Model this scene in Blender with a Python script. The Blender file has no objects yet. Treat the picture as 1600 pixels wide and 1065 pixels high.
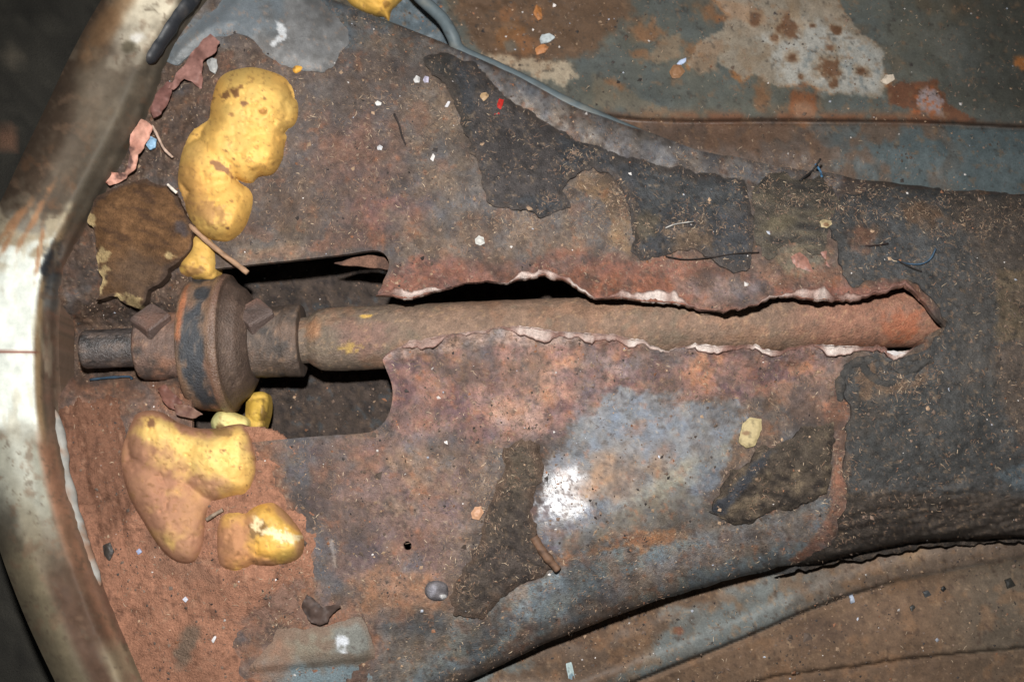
import bpy, math, random
import numpy as np
from mathutils import Vector, Matrix

random.seed(7)
rng = np.random.default_rng(7)
SC = bpy.context.scene
COL = SC.collection
S = 0.00022            # metres per unit; one unit is one photo pixel at the height of the tunnel top

# ------------------------------------------------------------------ camera, light, exposure
TILT = math.radians(9.0)
D = 1650.0
CT = np.array([0.0, -math.sin(TILT) * D, math.cos(TILT) * D])
FW = -CT / D
RT = np.array([1.0, 0, 0])
UP = np.cross(RT, FW)
cam_d = bpy.data.cameras.new('camera')
cam = bpy.data.objects.new('camera', cam_d)
COL.objects.link(cam)
SC.camera = cam
M = Matrix(((RT[0], UP[0], -FW[0]), (RT[1], UP[1], -FW[1]), (RT[2], UP[2], -FW[2])))
cam.matrix_world = Matrix.Translation(Vector(CT * S)) @ M.to_4x4()
cam_d.sensor_width = 36
cam_d.lens = 36 * D / 1600
cam_d.clip_start = 0.01
cam_d.clip_end = 20
cam_d.dof.use_dof = True
cam_d.dof.focus_distance = 1660 * S
cam_d.dof.aperture_fstop = 15

w = bpy.data.worlds.new('World')
SC.world = w
w.use_nodes = True
w.node_tree.nodes['Background'].inputs[0].default_value = (0.9, 0.95, 1.0, 1)
w.node_tree.nodes['Background'].inputs[1].default_value = 0.05

fl = bpy.data.lights.new('camera_flash', 'SPOT')
fl.energy = 11.9
fl.color = (1.0, 0.985, 0.96)
fl.shadow_soft_size = 0.007
fl.spot_size = math.radians(90)
fl.spot_blend = 0.8
flo = bpy.data.objects.new('camera_flash', fl)
COL.objects.link(flo)
FP = CT + UP * 300 + RT * -60
flo.location = Vector(FP * S)
tgt = np.array([-50.0, -30.0, 0])
flo.rotation_euler = (Vector((tgt - FP) * S)).to_track_quat('-Z', 'Y').to_euler()

vs = SC.view_settings
vs.view_transform = 'Standard'
vs.look = 'None'
vs.exposure = 0
vs.gamma = 1

# ------------------------------------------------------------------ helpers: projection, noise, polygons
def pt(u, v, z):
    """the point at height z that lies on the sight line through photo position (u, v); all in units"""
    u = np.asarray(u, float); v = np.asarray(v, float); z = np.asarray(z, float)
    d = FW[:, None] * D + RT[:, None] * (u.ravel() - 800) + UP[:, None] * (532.5 - v.ravel())
    t = (np.broadcast_to(z, u.shape).ravel() - CT[2]) / d[2]
    return (CT[:, None] + d * t).T

_lat = np.random.default_rng(99).random((16, 256, 256))
def vnoise(x, y, seed):
    R = _lat[seed % 16]
    ox, oy = (seed * 37.7) % 251, (seed * 91.3) % 241
    x = x + ox; y = y + oy
    xi = np.floor(x).astype(int); yi = np.floor(y).astype(int)
    fx = x - xi; fy = y - yi
    fx = fx * fx * (3 - 2 * fx); fy = fy * fy * (3 - 2 * fy)
    x0 = xi & 255; x1 = (xi + 1) & 255; y0 = yi & 255; y1 = (yi + 1) & 255
    return (R[x0, y0] * (1 - fx) + R[x1, y0] * fx) * (1 - fy) + (R[x0, y1] * (1 - fx) + R[x1, y1] * fx) * fy

def fbm(u, v, scale, octv=4, seed=0, gain=0.55):
    """about -1..1"""
    a, t, n = 1.0, 0.0, 0.0
    x = u / scale; y = v / scale
    for k in range(octv):
        n = n + a * (vnoise(x, y, seed + k * 3) * 2 - 1)
        t += a; a *= gain
        x, y = (x * 0.8 - y * 0.6) * 2.03, (x * 0.6 + y * 0.8) * 2.03
    return n / t * 1.5

def ss(a, b, x):
    t = np.clip((x - a) / (b - a), 0, 1)
    return t * t * (3 - 2 * t)

def spline(pts, n=6, closed=True):
    """Catmull-Rom through the points"""
    P = np.array(pts, float)
    N = len(P); out = []
    rngk = range(N if closed else N - 1)
    for i in rngk:
        if closed:
            p0, p1, p2, p3 = P[i - 1], P[i], P[(i + 1) % N], P[(i + 2) % N]
        else:
            p0, p1, p2, p3 = P[max(i - 1, 0)], P[i], P[i + 1], P[min(i + 2, N - 1)]
        for k in range(n):
            t = k / n
            out.append(0.5 * ((2 * p1) + (-p0 + p2) * t + (2 * p0 - 5 * p1 + 4 * p2 - p3) * t * t + (-p0 + 3 * p1 - 3 * p2 + p3) * t ** 3))
    if not closed: out.append(P[-1])
    return np.array(out)

def rough(poly, seg=8, amp=3, seed=0, scale=14, closed=True):
    """subdivide the outline and push it in and out"""
    P = np.asarray(poly, float); out = []
    N = len(P)
    for i in range(N if closed else N - 1):
        a, b = P[i], P[(i + 1) % N]
        k = max(1, int(np.hypot(*(b - a)) / seg))
        for j in range(k): out.append(a + (b - a) * j / k)
    if not closed: out.append(P[-1])
    Q = np.array(out)
    q = Q.copy()
    q[:, 0] += amp * fbm(Q[:, 0], Q[:, 1], scale, 3, seed)
    q[:, 1] += amp * fbm(Q[:, 0], Q[:, 1], scale, 3, seed + 5)
    return q

def pdist(u, v, poly, reach=1e9):
    """signed distance (inside positive) and the nearest outline point"""
    u = np.asarray(u, float).ravel(); v = np.asarray(v, float).ravel()
    P = np.asarray(poly, float); N = len(u)
    best = np.full(N, reach ** 2 if reach < 1e8 else 1e18); nx = u.copy(); ny = v.copy()
    ins = np.zeros(N, bool)
    if reach < 1e8:
        sel = np.where((u > P[:, 0].min() - reach) & (u < P[:, 0].max() + reach) & (v > P[:, 1].min() - reach) & (v < P[:, 1].max() + reach))[0]
    else:
        sel = np.arange(N)
    x = u[sel]; y = v[sel]
    b = best[sel]; bx = nx[sel]; by = ny[sel]; inn = ins[sel]
    for i in range(len(P)):
        ax, ay = P[i]; cx, cy = P[(i + 1) % len(P)]
        ex, ey = cx - ax, cy - ay
        L = ex * ex + ey * ey
        if L < 1e-9: continue
        t = np.clip(((x - ax) * ex + (y - ay) * ey) / L, 0, 1)
        qx = ax + t * ex; qy = ay + t * ey
        dd = (x - qx) ** 2 + (y - qy) ** 2
        m = dd < b
        b = np.where(m, dd, b); bx = np.where(m, qx, bx); by = np.where(m, qy, by)
        if ey != 0:
            c = ((ay > y) != (cy > y)) & (x < ex * (y - ay) / ey + ax)
            inn = inn ^ c
    best[sel] = b; nx[sel] = bx; ny[sel] = by; ins[sel] = inn
    d = np.sqrt(best)
    return np.where(ins, d, -d), nx, ny

def pm(u, v, poly, soft=6, amp=8, scale=25, seed=0):
    """soft, ragged mask of a region"""
    reach = soft + amp * 2 + 2
    d = pdist(u, v, poly, reach)[0]
    d = d + amp * fbm(u, v, scale, 5, seed, 0.68)
    return ss(-soft * .55, soft * .55, d)

def em(u, v, cx, cy, rx, ry, ang=0, soft=0.35, amp=0.3, scale=20, seed=0):
    c, s = math.cos(ang), math.sin(ang)
    x = ((u - cx) * c + (v - cy) * s) / rx; y = (-(u - cx) * s + (v - cy) * c) / ry
    r = np.hypot(x, y) + amp * fbm(u, v, scale, 3, seed)
    return 1 - ss(1 - soft, 1 + soft, r)

def lin(c):
    c = np.clip(np.asarray(c, float), 0, 255) / 255
    return np.where(c <= 0.04045, c / 12.92, ((c + 0.055) / 1.055) ** 2.4)

class Paint:
    """colours of a sheet: layers of paint, rust, dust and dirt, each with an outline of its own"""
    def __init__(s, u, v, base):
        s.u, s.v = u, v
        s.c = np.tile(np.array(base, float), (len(u), 1))
        s.r = np.full(len(u), 0.8)
        s.sp = np.full(len(u), 0.3)
        s.g = np.ones(len(u))
    def lay(s, m, c, r=None, sp=None, g=None):
        if g is not None: s.g = s.g * (1 - m) + g * m
        s.c = s.c * (1 - m[:, None]) + np.array(c, float) * m[:, None]
        if r is not None: s.r = s.r * (1 - m) + r * m
        if sp is not None: s.sp = s.sp * (1 - m) + sp * m
    def poly(s, P, c, soft=6, amp=8, scale=25, seed=0, a=1.0, r=None, sp=None, g=None):
        s.lay(pm(s.u, s.v, P, soft, amp, scale, seed) * a, c, r, sp, g)
    def blob(s, cx, cy, rx, ry, c, ang=0, soft=0.4, amp=0.35, scale=20, seed=0, a=1.0, r=None, sp=None):
        s.lay(em(s.u, s.v, cx, cy, rx, ry, ang, soft, amp, scale, seed) * a, c, r, sp)
    def fleck(s, scale, lo, hi, c, seed=0, a=1.0, mask=None, octv=3, r=None):
        m = ss(lo, hi, fbm(s.u, s.v, scale, octv, seed)) * a
        if mask is not None: m = m * mask
        s.lay(m, c, r)
    def mottle(s, scale, k, seed=0, octv=4):
        s.c = s.c * (1 + k * fbm(s.u, s.v, scale, octv, seed))[:, None]
    def hue(s, scale, k, seed=0):
        n = fbm(s.u, s.v, scale, 3, seed)
        s.c = s.c * (1 + n[:, None] * np.array([k, 0.15 * k, -k]))
    def out(s, sat=1.0):
        g = (s.c @ np.array([.3, .59, .11]))[:, None]
        return lin(g + (s.c - g) * sat), s.r, np.stack([s.sp, s.g], 1)

# ------------------------------------------------------------------ materials
def surf(name, grain=0.35, gscale=900, bump=0.35, bscale=1400, bdist=0.0003, sheen=0.0, coat=0.0):
    m = bpy.data.materials.new(name); m.use_nodes = True
    nt = m.node_tree; N = nt.nodes; K = nt.links
    b = N['Principled BSDF']
    a = N.new('ShaderNodeAttribute'); a.attribute_name = 'tint'
    p = N.new('ShaderNodeAttribute'); p.attribute_name = 'gloss'
    tc = N.new('ShaderNodeTexCoord')
    n1 = N.new('ShaderNodeTexNoise'); n1.inputs['Scale'].default_value = gscale; n1.inputs['Detail'].default_value = 5; n1.inputs['Roughness'].default_value = 0.7
    K.new(tc.outputs['Object'], n1.inputs['Vector'])
    mr = N.new('ShaderNodeMapRange')
    mr.inputs[1].default_value = 0.25; mr.inputs[2].default_value = 0.75
    mr.inputs[3].default_value = 1 - grain; mr.inputs[4].default_value = 1 + grain
    K.new(n1.outputs[0], mr.inputs[0])
    sx = N.new('ShaderNodeSeparateColor'); K.new(p.outputs['Color'], sx.inputs[0])
    gm = N.new('ShaderNodeMix'); gm.inputs[2].default_value = 1.0
    K.new(sx.outputs[2], gm.inputs[0]); K.new(mr.outputs[0], gm.inputs[3])
    mx = N.new('ShaderNodeMix'); mx.data_type = 'RGBA'; mx.blend_type = 'MULTIPLY'; mx.inputs[0].default_value = 1
    K.new(a.outputs['Color'], mx.inputs[6]); K.new(gm.outputs[0], mx.inputs[7])
    K.new(mx.outputs[2], b.inputs['Base Color'])
    ra = N.new('ShaderNodeMath'); ra.operation = 'MULTIPLY_ADD'; ra.inputs[1].default_value = 0.35; ra.use_clamp = True
    rs = N.new('ShaderNodeMath'); rs.operation = 'SUBTRACT'; rs.inputs[1].default_value = 0.175
    K.new(sx.outputs[0], rs.inputs[0]); K.new(n1.outputs[0], ra.inputs[0]); K.new(rs.outputs[0], ra.inputs[2])
    K.new(ra.outputs[0], b.inputs['Roughness'])
    K.new(sx.outputs[1], b.inputs['Specular IOR Level'])
    n2 = N.new('ShaderNodeTexNoise'); n2.inputs['Scale'].default_value = bscale; n2.inputs['Detail'].default_value = 4; n2.inputs['Roughness'].default_value = 0.65
    K.new(tc.outputs['Object'], n2.inputs['Vector'])
    bp = N.new('ShaderNodeBump'); bp.inputs['Strength'].default_value = bump; bp.inputs['Distance'].default_value = bdist
    bs = N.new('ShaderNodeMath'); bs.operation = 'MULTIPLY'; bs.inputs[1].default_value = bump; K.new(sx.outputs[2], bs.inputs[0]); K.new(bs.outputs[0], bp.inputs['Strength'])
    K.new(n2.outputs[0], bp.inputs['Height']); K.new(bp.outputs[0], b.inputs['Normal'])
    b.inputs['Coat Weight'].default_value = coat
    b.inputs['Coat Roughness'].default_value = 0.25
    return m

MT = {
    'steel': surf('rusty_steel', 0.42, 2100, 1.0, 1900, 0.0005),
    'felt': surf('dusty_bitumen_felt', 0.55, 2100, 1.0, 1900, 0.0008),
    'soil': surf('soil', 0.35, 1800, 1.0, 1500, 0.0008),
    'foam': surf('yellow_foam', 0.10, 600, 0.35, 700, 0.0004),
    'paint': surf('old_paint', 0.12, 500, 0.15, 700),
    'pan': surf('dirty_painted_floor', 0.34, 1600, 0.4, 900),
    'linkage': surf('greasy_cast_iron', 0.45, 1800, 0.9, 1300, 0.0006),
    'litter': surf('dry_litter', 0.18, 900, 0.3, 900),
}

# ------------------------------------------------------------------ objects
def thing(name, label, cat, loc=(0, 0, 0), group=None):
    o = bpy.data.objects.new(name, None); COL.objects.link(o)
    o.empty_display_size = 0.01
    o.location = Vector(np.array(loc, float) * S)
    o['label'] = label; o['category'] = cat
    if group: o['group'] = group
    return o

def tag(o, label=None, cat=None, group=None, kind=None):
    if label: o['label'] = label
    if cat: o['category'] = cat
    if group: o['group'] = group
    if kind: o['kind'] = kind
    return o

def mesh_obj(name, P, F, mat, parent=None, tint=None, rough_=None, spec=None, smooth=True, label=None):
    """P: points in units, F: array or list of faces (all of one size, or mixed)"""
    P = np.asarray(P, float) * S
    if parent is None:
        org = P.mean(0); org[2] = P[:, 2].min()
    else:
        org = np.array(parent.location)
    me = bpy.data.meshes.new(name)
    Q = (P - org).astype(np.float32)
    if isinstance(F, np.ndarray):
        n, k = F.shape
        me.vertices.add(len(Q)); me.vertices.foreach_set('co', Q.ravel())
        me.loops.add(n * k); me.loops.foreach_set('vertex_index', F.astype(np.int32).ravel())
        me.polygons.add(n); me.polygons.foreach_set('loop_start', np.arange(0, n * k, k, dtype=np.int32))
        me.update(calc_edges=True)
    else:
        me.from_pydata(Q.tolist(), [], F); me.update()
    N = len(Q)
    t = np.ones((N, 4), np.float32); t[:, :3] = (0.5 if tint is None else tint)
    at = me.attributes.new('tint', 'FLOAT_COLOR', 'POINT'); at.data.foreach_set('color', t.ravel())
    g = np.ones((N, 4), np.float32); g[:, 0] = (0.75 if rough_ is None else rough_); g[:, 1] = 0.3
    if spec is not None:
        if np.ndim(spec) == 2: g[:, 1:3] = spec
        else: g[:, 1] = spec
    at = me.attributes.new('gloss', 'FLOAT_COLOR', 'POINT'); at.data.foreach_set('color', g.ravel())
    me.polygons.foreach_set('use_smooth', np.full(len(me.polygons), smooth))
    me.materials.append(mat)
    o = bpy.data.objects.new(name, me); COL.objects.link(o)
    if parent is not None: o.parent = parent
    else: o.location = Vector(org)
    if label: o['label'] = label
    return o

def relief(name, outline, zf, cf, mat, parent=None, step=3.0, holes=(), skirt=12, bottom=False, label=None, keep=None):
    """a sheet of real depth inside an outline; height zf(u,v,d), colours cf(u,v,d)"""
    P = np.asarray(outline, float)
    u0, v0 = P.min(0) - step; u1, v1 = P.max(0) + step
    nu = int((u1 - u0) / step) + 2; nv = int((v1 - v0) / step) + 2
    gu = u0 + np.arange(nu) * step; gv = v0 + np.arange(nv) * step
    cu, cv = np.meshgrid(gu[:-1] + step / 2, gv[:-1] + step / 2, indexing='ij')
    inside = pdist(cu, cv, P)[0] > 0
    for h in holes: inside &= pdist(cu, cv, h, 40)[0] < 0
    if keep is not None: inside &= keep(cu.ravel(), cv.ravel())
    inside = inside.reshape(cu.shape)
    I, J = np.where(inside)
    idx = lambda i, j: i * nv + j
    F = np.stack([idx(I, J), idx(I, J + 1), idx(I + 1, J + 1), idx(I + 1, J)], 1)
    used, inv = np.unique(F, return_inverse=True)
    F = inv.reshape(F.shape)
    U = gu[used // nv].copy(); V = gv[used % nv].copy()
    E = np.concatenate([F[:, [0, 1]], F[:, [1, 2]], F[:, [2, 3]], F[:, [3, 0]]])
    key = np.sort(E, 1); key = key[:, 0] * len(U) + key[:, 1]
    _, first, cnt = np.unique(key, return_index=True, return_counts=True)
    BE = E[first[cnt == 1]]
    bv = np.unique(BE)
    if keep is None:
        bd = np.full(len(bv), 1e9); bx = U[bv].copy(); by = V[bv].copy()
        for q in (P,) + tuple(holes):
            d, x, y = pdist(U[bv], V[bv], q)
            m = np.abs(d) < bd
            bd = np.where(m, np.abs(d), bd); bx = np.where(m, x, bx); by = np.where(m, y, by)
        U[bv] = bx; V[bv] = by
    d = pdist(U, V, P)[0]
    for h in holes: d = np.minimum(d, -pdist(U, V, h, 200)[0])
    d = np.maximum(d, 0); d[bv] = 0
    z = zf(U, V, d)
    X = pt(U, V, z)
    col, ro, sp = cf(U, V, d)
    n = len(U)
    low = np.array([0, 0, -skirt])
    if bottom:
        X2 = X.copy(); X2[:, 2] -= skirt
        XX = [X, X2]; FF = [F, F[:, ::-1] + n]; CC = [col, col * 0.8]; RR = [ro, ro]; SS_ = [sp, sp]; base = 2 * n
    else:
        XX = [X]; FF = [F]; CC = [col]; RR = [ro]; SS_ = [sp]; base = n
    if skirt:
        mp = np.full(n, -1); mp[bv] = np.arange(len(bv)); k = len(bv)
        XX += [X[bv], X[bv] + low]; CC += [col[bv], col[bv]]; RR += [ro[bv]] * 2; SS_ += [sp[bv]] * 2
        a = mp[BE[:, 0]] + base; b = mp[BE[:, 1]] + base
        FF.append(np.stack([b, a, a + k, b + k], 1))
    return mesh_obj(name, np.concatenate(XX), np.concatenate(FF), mat, parent, np.concatenate(CC), np.concatenate(RR), np.concatenate(SS_), label=label)

def tube(path, rad, sides=8, cap=True):
    """points and faces of a tube along a 3-D path"""
    Q = np.asarray(path, float); n = len(Q)
    r = np.broadcast_to(np.asarray(rad, float), (n,))
    T = np.gradient(Q, axis=0); T /= np.linalg.norm(T, axis=1)[:, None] + 1e-12
    ref = np.array([0, 0, 1.0]); 
    if abs(T[0] @ ref) > 0.95: ref = np.array([0, 1.0, 0])
    P = []
    for i in range(n):
        a = np.cross(T[i], ref); a /= np.linalg.norm(a) + 1e-12; b = np.cross(a, T[i])
        for k in range(sides):
            t = 2 * math.pi * k / sides
            P.append(Q[i] + r[i] * (a * math.cos(t) + b * math.sin(t)))
    F = []
    for i in range(n - 1):
        for k in range(sides):
            k2 = (k + 1) % sides
            F.append((i * sides + k, i * sides + k2, (i + 1) * sides + k2, (i + 1) * sides + k))
    if cap:
        F.append(tuple(range(sides))[::-1]); F.append(tuple((n - 1) * sides + k for k in range(sides)))
    return np.array(P), F

# ------------------------------------------------------------------ heights of the tunnel
TC_U = [-80, 250, 400, 520, 620, 720, 800, 900, 1000, 1100, 1200, 1300, 1400, 1500, 1660]
TC_V = [-90, -80, -50, 0, 38, 78, 115, 168, 203, 236, 256, 272, 287, 297, 308]
BC_U = [-80, 500, 600, 700, 780, 850, 950, 1050, 1150, 1215, 1290, 1350, 1420, 1500, 1660]
BC_V = [1350, 1190, 1130, 1080, 1040, 1005, 966, 930, 902, 886, 877, 862, 848, 842, 836]
def top_v(u): return np.interp(u, TC_U, TC_V)
def bot_v(u): return np.interp(u, BC_U, BC_V)

HOLE_TOP = [(300, 424), (385, 414), (470, 405), (540, 397), (582, 391), (600, 396), (608, 410), (606, 424)]
LIP_UP = [(600, 438), (588, 461), (612, 462), (642, 467), (680, 455), (735, 440), (762, 439), (790, 441), (820, 436), (850, 431), (880, 437), (905, 452),
          (930, 466), (965, 464), (1000, 470), (1050, 473), (1090, 481), (1130, 487), (1170, 480), (1215, 462), (1240, 463), (1270, 468), (1330, 470), (1380, 457),
          (1415, 446), (1440, 468), (1460, 492), (1476, 510)]
LIP_LO = [(1476, 511), (1452, 520), (1446, 533), (1422, 546), (1398, 552), (1372, 541), (1330, 542), (1270, 538), (1215, 549), (1180, 540), (1120, 543), (1085, 537),
          (1040, 550), (1000, 532), (950, 522), (870, 517), (805, 509), (760, 515), (700, 523), (640, 534), (606, 552), (597, 562)]
HOLE_BOT = [(603, 576), (612, 600), (613, 625), (606, 650), (592, 667), (570, 676), (500, 681), (410, 689), (300, 702)]
hu = rough(LIP_UP, 6, 1.8, 3, 12, closed=False)
hl = rough(LIP_LO, 6, 1.6, 4, 12, closed=False)
HOLE = np.concatenate([spline(HOLE_TOP, 3, False), hu, hl, spline(HOLE_BOT, 3, False)])
DRILL = np.array([(637 + (6.5 + (k % 3 - 1) * .6) * math.cos(k * math.pi / 7), 852 + 7 * math.sin(k * math.pi / 7)) for k in range(14)])

GLINT = [0.0, 0.0]
def tun_z(u, v, fine=True):
    T = top_v(u); B = bot_v(u); c = np.interp(u, [60, 600, 1000, 1660], [520, 500, 500, 540])
    s = np.where(v > c, (v - c) / (B - c), (c - v) / (c - T))
    s = np.clip(np.abs(s), 0, 1)
    H = np.interp(u, [60, 250, 450, 700, 900, 1660], [30, 50, 110, 170, 190, 200])
    p = np.where(v > c, 2.5, 2.3)
    z = -H * (1 - (1 - s ** p + 1e-6) ** (1 / p))
    z = z - 55 * (1 - ss(140, 420, u))
    # trough round the left end of the linkage
    z = z - 75 * (1 - ss(235, 330, u)) * np.exp(-((v - 545) / 62) ** 4)
    # broad dents
    z = z + 7 * fbm(u, v, 170, 2, 11) + 2.0 * fbm(u, v, 62, 2, 12)
    # the flattened, polished dent
    g = np.exp(-(((u - 900) / 150) ** 2 + ((v - 745) / 105) ** 2))
    z = z + g * (-14)
    # the flat the flash glints from: leaned so that it mirrors the flash
    h = np.exp(-(((u - 885) / 62) ** 2 + ((v - 768) / 80) ** 2))
    z = z + h * (GLINT[0] * (u - 885) + GLINT[1] * (v - 768))
    smooth_ = np.exp(-(((u - 930) / 130) ** 4 + ((v - 745) / 100) ** 4))
    lt = (1 - ss(300, 345, u)) * ss(60, 110, v) * (1 - ss(600, 680, v))
    if fine:
        z = z + lt * (7 * fbm(u, v, 26, 3, 23) + 5 * np.abs(fbm(u, v, 11, 3, 24)) + 2 * fbm(u, v, 5, 2, 25))
        rz = ss(-20, 40, 640 - v) * ss(-20, 40, v - 395) * ss(560, 640, u) * (1 - ss(1330, 1420, u))
        f = (1.1 * fbm(u, v, 16, 3, 21) + 0.55 * fbm(u, v, 5, 2, 31)) * (1 + .5 * rz) + rz * 2.2 * ss(.1, .3, fbm(u, v, 20, 4, 33, .6))
        z = z + f * (1 - .85 * smooth_)
    return z

def _fit_glint():
    p0 = pt([885], [768], tun_z(np.array([885.0]), np.array([768.0]), False))[0]
    a = CT - p0; b = FP - p0
    n = a / np.linalg.norm(a) + b / np.linalg.norm(b)
    q = pt([885, 886, 885], [768, 768, 769], tun_z(np.array([885.0, 886, 885]), np.array([768.0, 768, 769]), False))
    for _ in range(4):
        q = pt([885, 886, 885], [768, 768, 769], tun_z(np.array([885.0, 886, 885]), np.array([768.0, 768, 769]), False))
        # want (q1-q0).n = 0 and (q2-q0).n = 0
        GLINT[0] -= float((q[1] - q[0]) @ n) / n[2]
        GLINT[1] -= float((q[2] - q[0]) @ n) / n[2]
_fit_glint()

def lip(u, v):
    d = np.abs(pdist(u, v, HOLE, 120)[0])
    w_ = ss(560, 640, u) * (1 - ss(1440, 1500, u))
    up = (v < np.interp(u, [600, 900, 1476], [500, 490, 505]))
    a = np.where(up, 22 * np.exp(-(d / 24) ** 1.5), 9 * np.exp(-(d / 16) ** 1.5) - 6 * np.exp(-((d - 34) / 20) ** 2))
    wob = 1 + 0.6 * fbm(u, v, 45, 2, 41)
    return w_ * a * wob

# felt pads left on the tunnel: outline, thickness
PAD_UP = [(655, 92), (690, 84), (735, 100), (790, 150), (850, 192), (900, 218), (1000, 254), (1090, 268), (1160, 282), (1168, 320), (1178, 370), (1172, 418), (1148, 428), (1120, 410),
          (1095, 394), (1060, 388), (1035, 402), (1000, 404), (988, 392), (984, 340), (975, 300), (955, 272), (925, 262), (893, 276), (882, 296), (893, 318), (870, 332), (845, 338), (820, 325), (772, 326),
          (760, 300), (752, 262), (734, 230), (722, 190), (700, 140), (672, 115)]
PAD_STREAK = [(1172, 288), (1215, 275), (1290, 278), (1310, 320), (1300, 352), (1288, 400), (1240, 385), (1200, 410), (1180, 372)]
PAD_R = [(1316, 300), (1400, 292), (1500, 300), (1580, 304), (1650, 310), (1650, 842), (1530, 850), (1420, 858), (1330, 876), (1262, 890), (1210, 898), (1250, 880), (1300, 850), (1322, 800), (1318, 740), (1326, 640),
         (1322, 600), (1328, 568), (1360, 556), (1400, 560), (1446, 548), (1470, 520), (1482, 508), (1462, 478), (1432, 440), (1400, 434), (1355, 442), (1330, 445), (1310, 410), (1300, 350)]
PAD_LO = [(790, 700), (812, 690), (845, 696), (852, 718), (842, 760), (830, 800), (842, 850), (866, 886), (836, 902), (790, 930), (752, 962), (716, 958), (702, 936), (708, 908), (735, 880), (752, 830), (775, 770)]
PAD_MID = [(1126, 812), (1108, 800), (1130, 762), (1155, 730), (1176, 706), (1215, 690), (1258, 668), (1300, 662), (1302, 740), (1290, 770), (1250, 790), (1192, 802), (1160, 818)]
PADS = {'up': (rough(rough(PAD_UP, 7, 6, 50, 22), 3, 2.2, 150, 6), 10.0), 'streak': (rough(PAD_STREAK, 5, 10, 53, 18), 3.0), 'right': (rough(PAD_R, 5, 6, 56, 18), 6.5),
        'low': (rough(rough(PAD_LO, 7, 7, 59, 22), 3, 2.2, 159, 6), 9.0), 'mid': (rough(rough(PAD_MID, 7, 7, 62, 22), 3, 2.2, 162, 6), 9.0)}

def tun_top(u, v):
    """tunnel with its pads, for things that lie on it"""
    z = tun_z(u, v) + lip(u, v)
    for k, (P, t) in PADS.items():
        z = z + (t + 1) * ss(-1, 7, pdist(u, v, P, 12)[0])
    return z

tunnel = thing('transmission_tunnel', 'rusty grey sheet metal tunnel split open by a long ragged tear', 'car tunnel', (0, 0, -250))

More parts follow.
